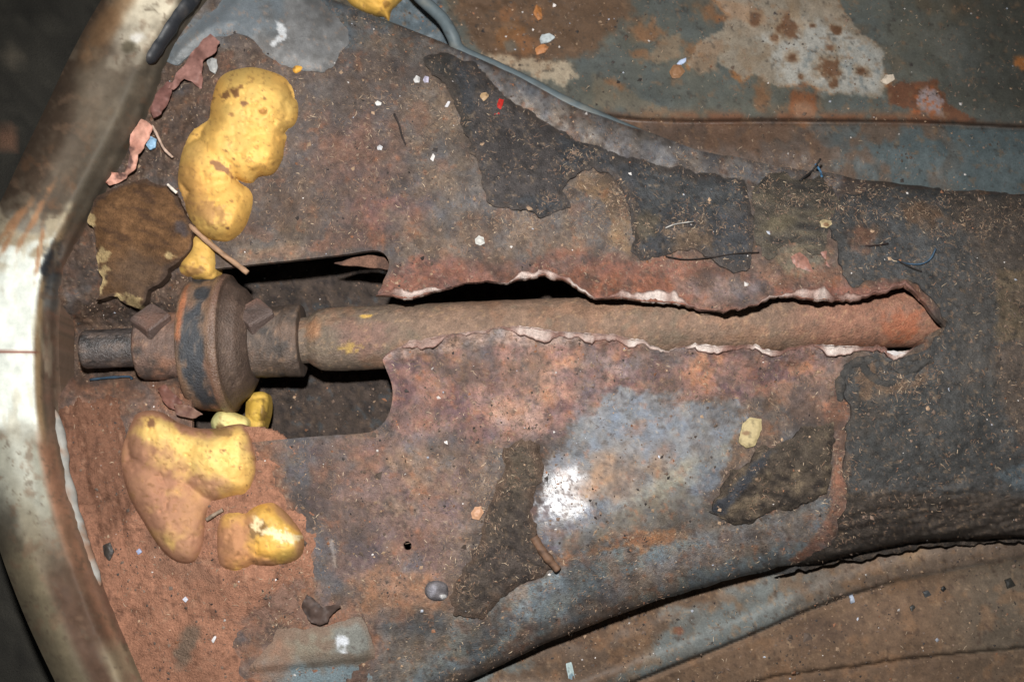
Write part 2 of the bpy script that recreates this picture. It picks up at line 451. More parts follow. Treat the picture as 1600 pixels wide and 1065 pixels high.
def tun_col(u, v, d):
    p = Paint(u, v, (90, 79, 73))
    p.hue(90, 0.08, 70); p.mottle(60, 0.10, 71)
    # upper left sheet: rust showing through grey brown dust
    p.poly([(440, 120), (640, 60), (720, 200), (760, 340), (600, 400), (380, 415), (440, 300)], (86, 76, 71), 30, 20, 50, 72, r=0.75)
    p.blob(560, 245, 55, 60, (106, 78, 68), 0.4, 0.6, 0.6, 30, 73, 0.7)
    p.blob(600, 345, 60, 38, (112, 78, 70), -0.2, 0.6, 0.5, 30, 74, 0.8)
    p.blob(440, 330, 60, 60, (92, 76, 66), 0, .5, .5, 30, 75, 0.8)
    p.blob(680, 170, 60, 45, (112, 98, 86), 0, .6, .5, 30, 76, 0.6)
    p.poly([(385, 408), (600, 385), (600, 360), (500, 375), (390, 395)], (126, 88, 72), 8, 8, 20, 77, 0.7)
    p.poly([(330, 380), (480, 340), (480, 400), (370, 410)], (108, 95, 82), 14, 12, 25, 78, 0.6)
    # blue grey painted corner at the top
    p.poly([(240, 95), (300, 35), (380, -20), (640, -60), (640, 25), (560, 75), (400, 60), (370, 40), (300, 60), (262, 110)], (92, 99, 103), 14, 10, 30, 79, r=0.6, sp=0.4)
    p.blob(300, 60, 45, 30, (115, 117, 116), 0.6, .6, .4, 25, 80, 0.6)
    p.poly([(540, 15), (700, 75), (760, 120), (640, 100), (560, 75)], (104, 98, 93), 16, 10, 25, 81, .8)
    # bare grey flank above
    p.poly([(640, 55), (725, 82), (900, 165), (1000, 195), (1100, 228), (1240, 250), (1330, 270), (1300, 300), (1160, 285), (1000, 262), (900, 226), (850, 200), (780, 150), (730, 108)], (134, 129, 126), 10, 6, 25, 82, r=0.85)
    p.blob(1000, 230, 120, 22, (146, 140, 136), 0.35, .6, .4, 25, 83, .7)
    # brown dust and shavings in the middle
    p.poly([(640, 130), (720, 140), (770, 330), (700, 330), (640, 250)], (104, 92, 82), 16, 14, 30, 84, .8)
    p.poly([(600, 330), (760, 330), (880, 340), (985, 390), (985, 410), (860, 400), (700, 420), (620, 410)], (106, 92, 82), 22, 14, 30, 85, .8)
    p.blob(905, 330, 60, 34, (98, 94, 92), 0, .5, .5, 25, 86, .7)
    p.poly([(880, 280), (925, 258), (965, 285), (985, 330), (985, 395), (955, 380), (950, 320), (915, 300)], (126, 102, 78), 8, 8, 14, 87, .9)
    # rust along the upper lip
    p.poly([(598, 430), (640, 405), (720, 405), (800, 415), (870, 390), (1000, 405), (1100, 405), (1180, 425), (1300, 420), (1350, 445), (1440, 440), (1460, 480), (1380, 465), (1280, 480), (1130, 495), (930, 475), (850, 440), (640, 475), (580, 470)], (118, 80, 68), 14, 10, 25, 88, r=0.7)
    p.blob(950, 440, 120, 20, (124, 80, 62), 0.08, .6, .5, 18, 89, .8)
    p.blob(1130, 455, 60, 26, (132, 116, 110), 0.1, .6, .5, 22, 90, .75)
    p.blob(720, 425, 90, 18, (108, 76, 66), 0, .6, .5, 18, 91, .8)
    p.poly([(1180, 385), (1300, 400), (1350, 445), (1200, 445), (1160, 430)], (120, 92, 78), 14, 12, 20, 92, .8)
    p.poly([(1190, 395), (1290, 370), (1300, 410), (1230, 430)], (104, 100, 86), 12, 12, 16, 93, .8)
    # rust below the tear
    p.poly([(596, 555), (700, 515), (830, 505), (960, 520), (1040, 545), (1200, 540), (1330, 540), (1420, 555), (1335, 575), (1320, 640), (1220, 620), (1100, 630), (1000, 640), (880, 660), (820, 700), (700, 690), (620, 690), (606, 620)], (126, 94, 85), 14, 14, 35, 94, r=0.62, sp=0.4)
    p.fleck(26, 0.05, 0.55, (92, 68, 70), 95, .8, pm(u, v, [(600, 560), (1330, 545), (1320, 640), (820, 690), (600, 690)], 25, 10, 30, 96))
    p.fleck(20, 0.2, 0.7, (158, 112, 82), 97, .6, pm(u, v, [(640, 540), (1330, 545), (1300, 600), (1000, 620), (760, 640), (640, 600)], 25, 10, 30, 98))
    p.blob(850, 580, 60, 34, (176, 136, 112), 0.3, .7, .5, 25, 99, .55)
    p.blob(800, 640, 50, 28, (186, 152, 134), 0.3, .7, .5, 25, 100, .55)
    p.blob(970, 575, 26, 14, (172, 148, 142), 0.1, .5, .5, 15, 101, .7)
    p.poly([(600, 560), (640, 533), (800, 512), (960, 523), (900, 540), (760, 540), (660, 556)], (172, 150, 138), 8, 5, 18, 102, .7, r=0.55)
    p.poly([(1200, 610), (1330, 560), (1320, 660), (1250, 660)], (126, 98, 84), 14, 10, 25, 103, .8)
    # lower left: purple brown
    p.poly([(410, 690), (600, 680), (760, 700), (740, 820), (690, 930), (620, 940), (520, 900), (505, 830), (470, 720)], (108, 87, 80), 22, 14, 40, 104, r=0.66, sp=0.35)
    p.fleck(30, 0.1, 0.6, (96, 78, 80), 105, .7, pm(u, v, [(420, 690), (740, 690), (700, 900), (520, 880)], 25, 10, 30, 106))
    p.fleck(36, 0.15, 0.6, (140, 116, 96), 107, .6, pm(u, v, [(560, 700), (720, 700), (700, 880), (560, 860)], 25, 10, 30, 108))
    p.poly([(545, 900), (600, 880), (680, 900), (720, 940), (640, 970), (560, 960)], (132, 98, 76), 16, 12, 30, 109, .85)
    p.blob(637, 852, 22, 22, (100, 74, 66), 0, .6, .3, 12, 110, .8)
    p.poly([(505, 780), (525, 780), (528, 885), (518, 900), (505, 840)], (84, 70, 66), 5, 4, 12, 111, .7)
    p.poly([(512, 845), (520, 840), (528, 885), (524, 892)], (165, 150, 140), 3, 3, 8, 112, .8)
    p.blob(745, 780, 24, 70, (132, 112, 98), 0.3, .6, .5, 12, 113, .8)
    # polished blue grey metal
    p.poly([(860, 720), (900, 650), (960, 620), (1060, 622), (1170, 640), (1170, 690), (1130, 740), (1105, 800), (1040, 800), (960, 840), (880, 860), (842, 830)], (102, 107, 113), 18, 30, 44, 114, a=.9, r=0.46, sp=0.45, g=.5)
    p.poly([(850, 725), (870, 705), (905, 720), (925, 770), (915, 810), (870, 830), (838, 815)], (112, 114, 122), 12, 14, 10, 115, .95, r=0.30, sp=.7, g=.12)
    ck = np.exp(-(fbm(u, v, 9, 2, 146) / .10) ** 2) * em(u, v, 880, 775, 60, 75, 0, .5, .4, 20, 147)
    p.lay(ck * .7, (80, 72, 76), r=.6, sp=.3)
    p.lay(ss(.1, .5, fbm(u, v, 14, 4, 148)) * .7 * em(u, v, 885, 768, 80, 90, 0, .5, .4, 20, 149), (100, 96, 98), r=.42)
    p.fleck(9, 0.1, 0.5, (84, 70, 74), 116, .75, em(u, v, 852, 822, 44, 40, 0, .6, .3, 20, 117), r=0.7)
    p.blob(975, 735, 80, 34, (140, 108, 82), -0.5, .8, .7, 30, 118, .75, r=0.65)
    p.blob(1030, 765, 90, 20, (140, 134, 112), -0.6, .7, .5, 20, 119, .6, r=0.6)
    p.blob(1010, 680, 60, 35, (108, 116, 128), 0, .8, .6, 30, 120, .6, r=0.55)
    p.poly([(870, 850), (960, 800), (1060, 760), (1110, 790), (1130, 815), (1040, 830), (960, 845), (890, 870)], (92, 86, 78), 14, 12, 16, 121, .8, r=0.8)
    # lower flank
    p.poly([(590, 980), (700, 960), (800, 920), (880, 880), (960, 850), (1040, 850), (1130, 820), (1300, 780), (1300, 870), (1150, 910), (850, 1015), (700, 1090), (560, 1140)], (108, 115, 117), 12, 12, 30, 122, r=0.62, sp=0.4)
    p.poly([(870, 868), (960, 846), (1050, 830), (1050, 848), (960, 862), (880, 882)], (140, 98, 68), 10, 18, 22, 123, .8)
    p.poly([(880, 960), (960, 910), (1060, 860), (1280, 800), (1280, 840), (1100, 880), (1000, 930), (860, 985)], (116, 98, 88), 14, 12, 22, 124, .6)
    p.poly([(1080, 820), (1300, 790), (1300, 820), (1100, 850)], (112, 104, 98), 14, 10, 25, 125, .7)
    p.poly([(610, 1090), (760, 1030), (1000, 925), (1000, 945), (780, 1045), (640, 1110)], (96, 78, 66), 6, 5, 18, 126, .7)
    p.fleck(40, 0.15, 0.55, (124, 104, 92), 127, .6, pm(u, v, [(600, 980), (1050, 840), (1280, 820), (1200, 880), (700, 1080)], 20, 8, 25, 128))
    p.blob(650, 985, 60, 28, (66, 66, 66), -0.6, .5, .6, 22, 129, .85)
    p.blob(700, 1000, 100, 20, (112, 106, 96), -0.5, .7, .5, 18, 130, .5)
    p.poly([(598, 985), (700, 1000), (620, 1080), (600, 1080)], (112, 98, 86), 12, 10, 22, 131, .6)
    # rust band beside the right pad
    p.poly([(1284, 640), (1322, 570), (1330, 640), (1322, 740), (1326, 800), (1300, 850), (1262, 885), (1235, 875), (1270, 840), (1296, 790), (1304, 720)], (132, 90, 72), 7, 6, 18, 132, .9, r=0.8)
    p.poly([(1310, 550), (1480, 500), (1480, 600), (1330, 600)], (96, 84, 74), 12, 8, 20, 133, .8)
    # left end: dark litter
    p.poly([(-90, 60), (260, 90), (330, 60), (380, 110), (420, 60), (330, 260), (300, 420), (300, 640), (-90, 640)], (80, 64, 54), 18, 12, 30, 134, r=0.9)
    p.poly([(60, 590), (320, 600), (420, 700), (500, 900), (600, 1000), (560, 1150), (-90, 1150), (-90, 600)], (120, 89, 73), 22, 14, 30, 135, r=0.9)
    # grime collected along the edges of the pads
    for k, (P_, t_) in PADS.items():
        dd = -pdist(u, v, P_, 30)[0]
        p.lay(np.exp(-np.clip(dd, 0, 99) / 9) * (dd > -2) * .6 * ss(-.5, .4, fbm(u, v, 24, 4, 145)), (78, 66, 57))
    # general wear
    p.fleck(6, 0.45, 0.9, (62, 53, 50), 136, .5)
    p.fleck(4.6, 0.55, 0.95, (150, 132, 112), 137, .5)
    p.fleck(11, 0.45, 0.9, (140, 90, 64), 138, .4); p.fleck(13, .25, .8, (64, 55, 52), 152, .4, octv=5)
    p.fleck(70, .05, .7, (60, 53, 50), 143, .5, octv=5); p.fleck(46, .15, .7, (86, 88, 92), 150, .4, octv=5); p.fleck(34, .3, .8, (118, 80, 62), 151, .35, octv=5); p.fleck(24, .3, .8, (70, 60, 55), 144, .45, octv=5); p.mottle(4.6, 0.10, 139, 2); p.mottle(16, .08, 142, 4); p.mottle(60, 0.10, 140, 5); p.hue(18, 0.05, 141)
    return p.out()

RIM_C = spline([(300, -110), (215, 30), (150, 160), (85, 290), (38, 400), (22, 480), (18, 560), (22, 650), (36, 740), (64, 850), (104, 960), (150, 1060), (195, 1150)], 8, False)
OUT_T = np.array([(u, v + 0.0) for u, v in zip(np.linspace(-70, 1660, 118), top_v(np.linspace(-70, 1660, 118)))] +
                 [(u, v) for u, v in zip(np.linspace(1660, -70, 118), bot_v(np.linspace(1660, -70, 118)))])
OUT_T[:, 1] += np.where(OUT_T[:, 0] > 1000, 3.0, 1.0) * fbm(OUT_T[:, 0], OUT_T[:, 1], 22, 3, 8)
OUT_T[:, 1] = np.clip(OUT_T[:, 1], -70, 1130)
OUT_T[:, 0] = np.maximum(OUT_T[:, 0], np.interp(OUT_T[:, 1], RIM_C[:, 1], RIM_C[:, 0]) + 8)
_l = [(x + 8, y) for x, y in RIM_C[::-1] if -60 < y < 1120]
OUT_T = np.concatenate([OUT_T[OUT_T[:, 0] > np.interp(OUT_T[:, 1], RIM_C[:, 1], RIM_C[:, 0]) + 9], np.array(_l)])
relief('tunnel_panel', OUT_T, lambda u, v, d: tun_z(u, v) + lip(u, v), tun_col, MT['steel'], tunnel, step=2.1, holes=(HOLE, DRILL), skirt=11)

# felt pads
def crack(u, v):
    """layers of felt flaking off along the lower edge of the right pad"""
    w_ = ss(-115, -60, v - bot_v(u) ) * ss(1200, 1290, u)
    n = fbm(u * .28 + v * .1, v * 1.5 + u * .30, 15, 4, 345, .6)
    m = fbm(u * .2, v * 1.1 + u * .2, 22, 3, 348)
    return w_ * (6 * ss(-.05, .12, n) - 5 + 5 * ss(.1, .2, m) + 3 * fbm(u, v, 8, 3, 349)) + w_ * 8 * ss(-40, -10, v - bot_v(u))
def pad(key, cf, label, curl=0.0, seed=0, k_dark=0.80):
    P, t = PADS[key]
    def zf(u, v, d):
        e = ss(0, 9, d)
        return tun_z(u, v, True) + lip(u, v) + 1.0 + t * (0.45 + 0.55 * e) + (2.4 * fbm(u, v, 10, 3, seed) + 2.0 * fbm(u, v, 30, 2, seed + 1) - 2.5 * np.exp(-(fbm(u, v, 26, 3, seed + 3) / .06) ** 2)) * e + (crack(u, v) if key == 'right' else 0) + curl * np.exp(-d / 7) * fbm(u, v, 25, 2, seed + 2)
    def cf2(u, v, d):
        c, r_, g_ = cf(u, v, d)
        return c * k_dark, r_, g_
    return relief('felt_pad', P, zf, cf2, MT['felt'], tunnel, step=2.6, skirt=t + 4, label=label)

def pad_up_col(u, v, d):
    p = Paint(u, v, (72, 73, 76))
    p.poly([(650, 90), (700, 80), (770, 330), (740, 300), (700, 170)], (70, 68, 66), 10, 8, 20, 201)
    p.poly([(740, 110), (870, 200), (880, 300), (770, 320), (740, 220)], (78, 72, 70), 16, 10, 25, 202, .8)
    p.poly([(1000, 260), (1160, 285), (1170, 330), (1000, 330)], (80, 82, 83), 16, 12, 25, 203, .7)
    p.blob(1075, 375, 36, 24, (112, 92, 74), 0, .5, .6, 14, 204, .8)
    p.blob(1005, 350, 20, 20, (104, 92, 74), 0, .5, .6, 14, 205, .7)
    p.fleck(6, 0.3, 0.8, (52, 50, 50), 206, .6); p.fleck(5, 0.45, 0.85, (138, 118, 98), 207, .6)
    p.lay(.4 * (1 - ss(2, 14, d + 9 * fbm(u, v, 22, 4, 210))), (86, 72, 62)); p.fleck(26, .3, .9, (92, 84, 78), 211, .45, octv=5)
    p.mottle(10, .13, 208, 3); p.mottle(40, .1, 209)
    p.r[:] = 0.9; p.sp[:] = 0.2
    return p.out()
def pad_streak_col(u, v, d):
    p = Paint(u, v, (84, 78, 70))
    n = fbm(u * 0.35 + v * 0.2, v * 1.6 - u * 0.3, 16, 3, 221)
    p.lay(ss(0.0, 0.7, n), (66, 63, 60)); p.lay(ss(0.1, 0.8, -n) * .7, (104, 95, 80))
    p.blob(1215, 350, 30, 14, (128, 116, 92), -0.3, .6, .4, 12, 222, .6)
    p.mottle(8, .15, 223, 3); p.r[:] = 0.95; p.sp[:] = 0.15
    return p.out()
def pad_right_col(u, v, d):
    p = Paint(u, v, (78, 77, 76))
    p.poly([(1320, 300), (1480, 300), (1480, 420), (1330, 430)], (84, 85, 86), 20, 14, 40, 231, .8)
    p.poly([(1470, 300), (1660, 310), (1660, 420), (1560, 430), (1500, 360)], (92, 82, 74), 20, 14, 25, 232, .8)
    p.poly([(1555, 418), (1660, 418), (1660, 532), (1556, 530)], (108, 93, 74), 9, 8, 25, 233, .8)
    p.poly([(1545, 540), (1660, 530), (1660, 700), (1590, 690), (1560, 620)], (98, 84, 74), 20, 16, 25, 234, .7)
    p.poly([(1490, 460), (1550, 380), (1560, 620), (1500, 640)], (88, 84, 80), 20, 14, 30, 235, .6)
    p.poly([(1560, 740), (1660, 690), (1660, 765), (1590, 765)], (94, 104, 110), 8, 8, 20, 236, .8)
    p.poly([(1340, 600), (1560, 600), (1560, 740), (1340, 750)], (72, 72, 71), 24, 12, 40, 237, .8)
    p.poly([(1290, 770), (1560, 770), (1660, 790), (1660, 850), (1250, 900)], (76, 66, 58), 16, 12, 26, 238, .8)
    p.poly([(1335, 572), (1362, 566), (1372, 600), (1440, 596), (1452, 570), (1440, 606), (1370, 618), (1340, 622)], (112, 88, 70), 9, 12, 14, 239, .75)
    p.blob(1350, 372, 22, 18, (120, 88, 72), .3, .5, .6, 12, 240, .9)
    p.blob(1446, 336, 34, 16, (118, 92, 72), .3, .5, .6, 12, 241, .8)
    p.blob(1310, 720, 14, 60, (112, 90, 76), 0, .5, .6, 12, 242, .7)
    n = fbm(u * 0.25 + v * .06, v * 1.2 + u * .25, 14, 3, 243)
    p.lay(ss(0.1, 0.7, n) * ss(760, 800, v) * .6, (56, 48, 43))
    p.fleck(6, 0.3, 0.8, (54, 52, 51), 244, .55); p.fleck(5, 0.42, 0.85, (140, 116, 94), 245, .6)
    p.fleck(34, .2, .8, (98, 86, 76), 248, .45, octv=5)
    p.mottle(10, .12, 246, 3); p.mottle(45, .09, 247)
    p.r[:] = 0.9; p.sp[:] = 0.22
    return p.out()
def pad_low_col(u, v, d):
    p = Paint(u, v, (82, 73, 66))
    p.blob(800, 730, 40, 40, (104, 92, 78), 0, .6, .6, 16, 251, .7)
    p.blob(800, 900, 60, 50, (76, 68, 64), 0, .6, .5, 25, 252, .7)
    p.fleck(6, 0.25, 0.75, (56, 50, 46), 253, .7); p.fleck(5, 0.4, 0.85, (136, 114, 92), 254, .6)
    p.lay(.8 * (1 - ss(2, 16, d + 9 * fbm(u, v, 22, 4, 256))), (98, 80, 68)); p.fleck(24, .2, .8, (60, 54, 52), 257, .6, octv=5)
    p.mottle(12, .15, 255, 3); p.r[:] = .92; p.sp[:] = .2
    return p.out()
def pad_mid_col(u, v, d):
    p = Paint(u, v, (84, 74, 64))
    n = fbm(u + v * .5, v * 1.4 - u * .4, 14, 3, 261)
    p.lay(ss(0.05, 0.6, n) * .9, (56, 50, 46)); p.lay(ss(0.2, 0.8, -n) * .7, (126, 110, 90))
    p.poly([(1108, 800), (1200, 700), (1215, 700), (1130, 805)], (64, 68, 76), 6, 5, 12, 262, .8)
    p.blob(1250, 700, 40, 30, (78, 70, 62), 0, .6, .6, 16, 263, .7)
    p.mottle(9, .15, 264, 3); p.r[:] = .92; p.sp[:] = .2
    return p.out()
pad('up', pad_up_col, 'large dark felt pad with a notch along its lower edge', 4, 300)
pad('streak', pad_streak_col, 'frayed olive brown felt patch', 4, 310, .95)
pad('right', pad_right_col, 'charcoal felt covering the narrow end of the tunnel', 4, 320)
pad('low', pad_low_col, 'dark brown felt patch on the lower flank', 4, 330)
pad('mid', pad_mid_col, 'dark fibrous felt patch with a folded edge', 5, 340)

# rolled shreds of felt below the end of the tear
for pts_, r_ in (([(1313, 628), (1312, 606), (1318, 584), (1332, 570), (1350, 563), (1372, 562)], 7), ([(1346, 566), (1356, 584), (1372, 596), (1388, 600), (1398, 594)], 8), ([(1392, 574), (1412, 581), (1432, 574), (1446, 564), (1458, 566)], 6), ([(1402, 566), (1424, 560), (1440, 552)], 5)):
    q = spline(pts_, 6, False); m_ = np.arange(len(q))
    P, F = tube(pt(q[:, 0], q[:, 1], tun_top(q[:, 0], q[:, 1]) - r_ * .45), 1.15 * r_ * (1 + .35 * fbm(q[:, 0], q[:, 1], 18, 3, 350)) * np.minimum(1, .3 + np.minimum(m_, m_[::-1]) / 5), 9)
    p = Paint(P[:, 0], P[:, 1], (68, 66, 64)); p.mottle(8, .2, 351); p.fleck(10, .1, .7, (96, 82, 70), 352, .7); p.r[:] = .9
    c, ro, sp = p.out(); mesh_obj('felt_curl', P, F, MT['felt'], tunnel, c, ro, sp)

# torn lips: thick bent edges of the sheet
def lip_strip(pts, w0, seed, up, light):
    Q = rough(rough(pts, 4, 1.8, 3 if up else 4, 12, closed=False), 2.5, 1.7, 9, 5, closed=False)
    n = len(Q); k = 6
    V_, C_ = [], []
    wv = w0 * (0.8 + 1.3 * fbm(np.arange(n) * 1.0, np.zeros(n), 16, 3, seed))
    wv = np.clip(wv, 1.5, None) * np.minimum(1, np.minimum(np.arange(n) + 1, n - np.arange(n)) / 8)
    z = tun_z(Q[:, 0], Q[:, 1]) + lip(Q[:, 0], Q[:, 1])
    sgn = -1 if up else 1
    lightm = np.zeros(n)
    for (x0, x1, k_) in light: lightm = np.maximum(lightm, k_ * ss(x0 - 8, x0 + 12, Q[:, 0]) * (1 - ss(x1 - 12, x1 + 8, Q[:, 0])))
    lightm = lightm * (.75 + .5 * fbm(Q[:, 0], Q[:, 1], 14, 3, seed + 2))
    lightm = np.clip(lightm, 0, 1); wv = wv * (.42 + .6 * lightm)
    for j in range(k):
        t = j / (k - 1)                       # 0 on the sheet, 1 down the broken edge
        off = (1 - t) * wv * (1.0) - 1.0
        zz = z + 2.2 * math.sin(t * math.pi) + 1.2 - 10 * max(0, t - 0.55) + 0.7 * fbm(Q[:, 0], Q[:, 1] + 9 * j, 5, 2, seed + 3)
        V_.append(pt(Q[:, 0], Q[:, 1] + sgn * off, zz))
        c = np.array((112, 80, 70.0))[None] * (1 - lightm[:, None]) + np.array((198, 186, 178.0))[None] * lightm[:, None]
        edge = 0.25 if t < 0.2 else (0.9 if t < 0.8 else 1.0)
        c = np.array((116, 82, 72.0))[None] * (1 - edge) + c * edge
        c = c * (1 + 0.14 * fbm(Q[:, 0] * 1.0, Q[:, 1] + 13 * j, 6, 3, seed + 4))[:, None]
        C_.append(lin(c))
    P = np.concatenate(V_); C = np.concatenate(C_)
    F = []
    for j in range(k - 1):
        for i in range(n - 1):
            a = j * n + i
            F.append((a, a + 1, a + n + 1, a + n) if up else (a + n, a + n + 1, a + 1, a))
    # underside
    P2 = P.copy(); P2[:, 2] -= 7; P = np.concatenate([P, P2]); m = n * k
    F = F + [tuple(q + m for q in f[::-1]) for f in F]
    for i in range(n - 1):
        a = (k - 1) * n + i; F.append((a, a + 1, a + 1 + m, a + m)); b = i; F.append((b + 1, b, b + m, b + 1 + m))
    return P, np.array(F), np.concatenate([C, C])
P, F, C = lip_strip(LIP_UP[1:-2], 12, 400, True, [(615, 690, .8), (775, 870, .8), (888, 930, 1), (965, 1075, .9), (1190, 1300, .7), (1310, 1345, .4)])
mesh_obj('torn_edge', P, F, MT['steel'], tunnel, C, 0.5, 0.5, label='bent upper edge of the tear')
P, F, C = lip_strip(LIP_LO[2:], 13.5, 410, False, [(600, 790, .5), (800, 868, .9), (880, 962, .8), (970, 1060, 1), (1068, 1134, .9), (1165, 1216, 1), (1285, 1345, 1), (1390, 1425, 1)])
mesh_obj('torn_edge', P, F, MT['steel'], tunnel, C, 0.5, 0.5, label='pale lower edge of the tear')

# inner flange seen through the slot, weld plug on the flank
relief('inner_flange', rough(spline([(522, 412), (545, 405), (575, 398), (600, 402), (640, 410), (640, 424), (600, 420), (560, 416)], 4), 4, 1.2, 6), lambda u, v, d: -36 + 0.02 * u - 8, lambda u, v, d: (lambda p: (p.mottle(8, .2, 3), p.fleck(14, .1, .6, (70, 52, 44), 5, .8), p.out())[-1])(Paint(u, v, (104, 76, 62))), MT['steel'], tunnel, step=2, skirt=6)
relief('plug', spline([(664, 918), (672, 908), (688, 907), (699, 914), (700, 930), (690, 938), (674, 937), (665, 929)], 4),
       lambda u, v, d: tun_z(u, v) + 14 * np.sqrt(np.clip(1 - (1 - np.clip(d / 15, 0, 1)) ** 2, 0, 1)),
       lambda u, v, d: (lambda p: (p.blob(694, 932, 6, 4, (200, 198, 196), .3, .4, .3, 6, 9), p.blob(676, 922, 6, 10, (120, 118, 124), .3, .6, .3, 6, 10), p.mottle(8, .2, 3), p.out())[-1])(Paint(u, v, (92, 88, 90))), MT['steel'], tunnel, step=1.8, skirt=4)

# ------------------------------------------------------------------ ground under everything and dark floor inside the tunnel
def flat_sheet(name, outline, z, cf, mat, step, seed, amp=6, parent=None, skirt=0):
    return relief(name, outline, lambda u, v, d: z + amp * fbm(u, v, 40, 4, seed) + 2 * fbm(u, v, 9, 2, seed + 7), cf, mat, parent, step=step, skirt=skirt)
def ground_col(u, v, d):
    p = Paint(u, v, (44, 42, 37)); p.mottle(40, .2, 420); p.mottle(10, .2, 421)
    p.blob(20, 90, 16, 14, (92, 84, 72), 0, .6, .3, 20, 422, .8); p.blob(8, 215, 20, 18, (112, 80, 62), 0, .5, .4, 14, 423, .8)
    p.r[:] = .9; return p.out()
tag(relief('ground', np.array([(-500, -500), (2100, -500), (2100, 1600), (-500, 1600)], float), lambda u, v, d: -330 + 10 * fbm(u, v, 60, 3, 424), ground_col, MT['soil'], None, step=14, skirt=0), kind='structure')
def inner_col(u, v, d):
    p = Paint(u, v, (64, 54, 48)); p.fleck(10, 0.1, .6, (44, 38, 36), 430, .8); p.fleck(6, .35, .8, (88, 72, 60), 431, .7)
    p.fleck(14, .45, .8, (60, 62, 64), 432, .8); p.mottle(12, .2, 433); p.r[:] = .7; return p.out()
flat_sheet('tunnel_floor', np.array([(250, 330), (1560, 330), (1560, 760), (250, 760)], float), -195, inner_col, MT['soil'], 3.2, 440, 9, tunnel)

# ------------------------------------------------------------------ gear linkage through the slot
AX = lambda x: 546.5 - 0.041 * (x - 115)      # photo row of the axis
ZC = -72.0
link = thing('gear_linkage', 'rusty shift rod with a round coupling disc and two square headed bolts', 'shift rod', (-300, 0, -180))
a0 = pt([115], [AX(115)], [ZC])[0]; a1 = pt([1500], [AX(1500)], [ZC - 6])[0]
AXD = (a1 - a0) / np.linalg.norm(a1 - a0)
AYD = np.cross(np.array([0, 0, 1.0]), AXD); AYD /= np.linalg.norm(AYD); AZD = np.cross(AXD, AYD)
def ax_x(u):
    """distance along the axis for a photo column"""
    t = pt([u], [AX(u)], [ZC])[0]
    return float((t - a0) @ AXD)
def lathe(name, prof, cf, seg=72, wob=0.6, seed=0, flat=None, sub=3.0, label=None, parent=None):
    """prof: (photo column, radius); turned about the axis"""
    xs = np.array([ax_x(p[0]) for p in prof]); rs = np.array([p[1] for p in prof], float)
    X, R = [], []
    for i in range(len(xs) - 1):
        k = max(1, int(math.hypot(xs[i + 1] - xs[i], rs[i + 1] - rs[i]) / sub))
        for j in range(k): X.append(xs[i] + (xs[i + 1] - xs[i]) * j / k); R.append(rs[i] + (rs[i + 1] - rs[i]) * j / k)
    X.append(xs[-1]); R.append(rs[-1]); X = np.array(X); R = np.array(R)
    th = np.arange(seg) * 2 * math.pi / seg
    A, B = np.meshgrid(np.arange(len(X)), th, indexing='ij')
    xx = X[A]; rr = R[A]
    arc = np.where(B > math.pi, 2 * math.pi - B, B) * 60
    nz = fbm(xx, arc, 26, 4, seed) * 1.4 + fbm(xx, arc, 7, 2, seed + 3) * .7
    rr = rr + wob * nz * np.minimum(1, rr / 20)
    if flat is not None: rr = flat(xx, B, rr)
    P = a0[None, None] + xx[..., None] * AXD + rr[..., None] * (np.cos(B)[..., None] * AZD + np.sin(B)[..., None] * AYD)
    n = len(X)
    I, J = np.meshgrid(np.arange(n - 1), np.arange(seg), indexing='ij'); J2 = (J + 1) % seg
    F = np.stack([I * seg + J, I * seg + J2, (I + 1) * seg + J2, (I + 1) * seg + J], -1).reshape(-1, 4)
    c, ro, sp = cf(xx.ravel(), arc.ravel() * np.sign(math.pi - B.ravel()), rr.ravel())
    return mesh_obj(name, P.reshape(-1, 3), F, MT['linkage'], parent or link, c, ro, sp, label=label)
def iron(base, rust, seed, k=.7, dark=(56, 52, 50), r=.55, sp=.45):
    def f(x, a, rr):
        p = Paint(x, a, base)
        p.fleck(40, 0.0, .6, rust, seed, k); p.fleck(22, .2, .7, dark, seed + 2, .7)
        p.fleck(5, .4, .85, (150, 120, 96), seed + 4, .5); p.mottle(12, .15, seed + 5); p.mottle(5, .12, seed + 6)
        p.r[:] = r; p.sp[:] = sp
        return p.out()
    return f
def tube_col(x, a, rr):
    p = Paint(x, a, (116, 94, 79))
    xr = x
    p.lay(1 - ss(ax_x(560), ax_x(700), xr), (104, 90, 78))
    p.fleck(30, 0.0, .6, (128, 96, 76), 500, .6); p.fleck(24, .2, .7, (104, 92, 78), 501, .6)
    p.lay(ss(ax_x(1180), ax_x(1300), xr) * .6, (138, 92, 74))
    far = ss(ax_x(1290), ax_x(1400), xr) * .75
    p.lay(ss(0.0, 0.5, fbm(x, a, 34, 4, 502)) * far, (146, 86, 60))
    p.lay(em(x, a, ax_x(575), -8, 40, 34, 0, .6, .5, 14, 503) * .7, (122, 92, 82))
    p.lay(em(x, a, ax_x(578), 34, 9, 4, 0, .5, .3, 5, 504), (205, 165, 80))
    p.lay(em(x, a, ax_x(553), -26, 16, 8, 0, .5, .8, 5, 505) * .8, (170, 140, 74))
    p.lay(em(x, a, ax_x(497), 10, 12, 26, 0, .5, .4, 12, 506) * .8, (140, 100, 72))
    p.fleck(5, .4, .85, (160, 130, 100), 507, .5); p.fleck(6, .45, .85, (80, 68, 60), 508, .5); p.mottle(9, .12, 509); p.mottle(40, .08, 510)
    p.r[:] = .62; p.sp[:] = .35
    return p.out()
lathe('rod_tube', [(460, 0), (460, 38), (483, 38), (491, 44), (501, 50), (514, 52), (600, 52.5), (900, 52), (1500, 52), (1500, 0)], tube_col, 96, .5, 520)
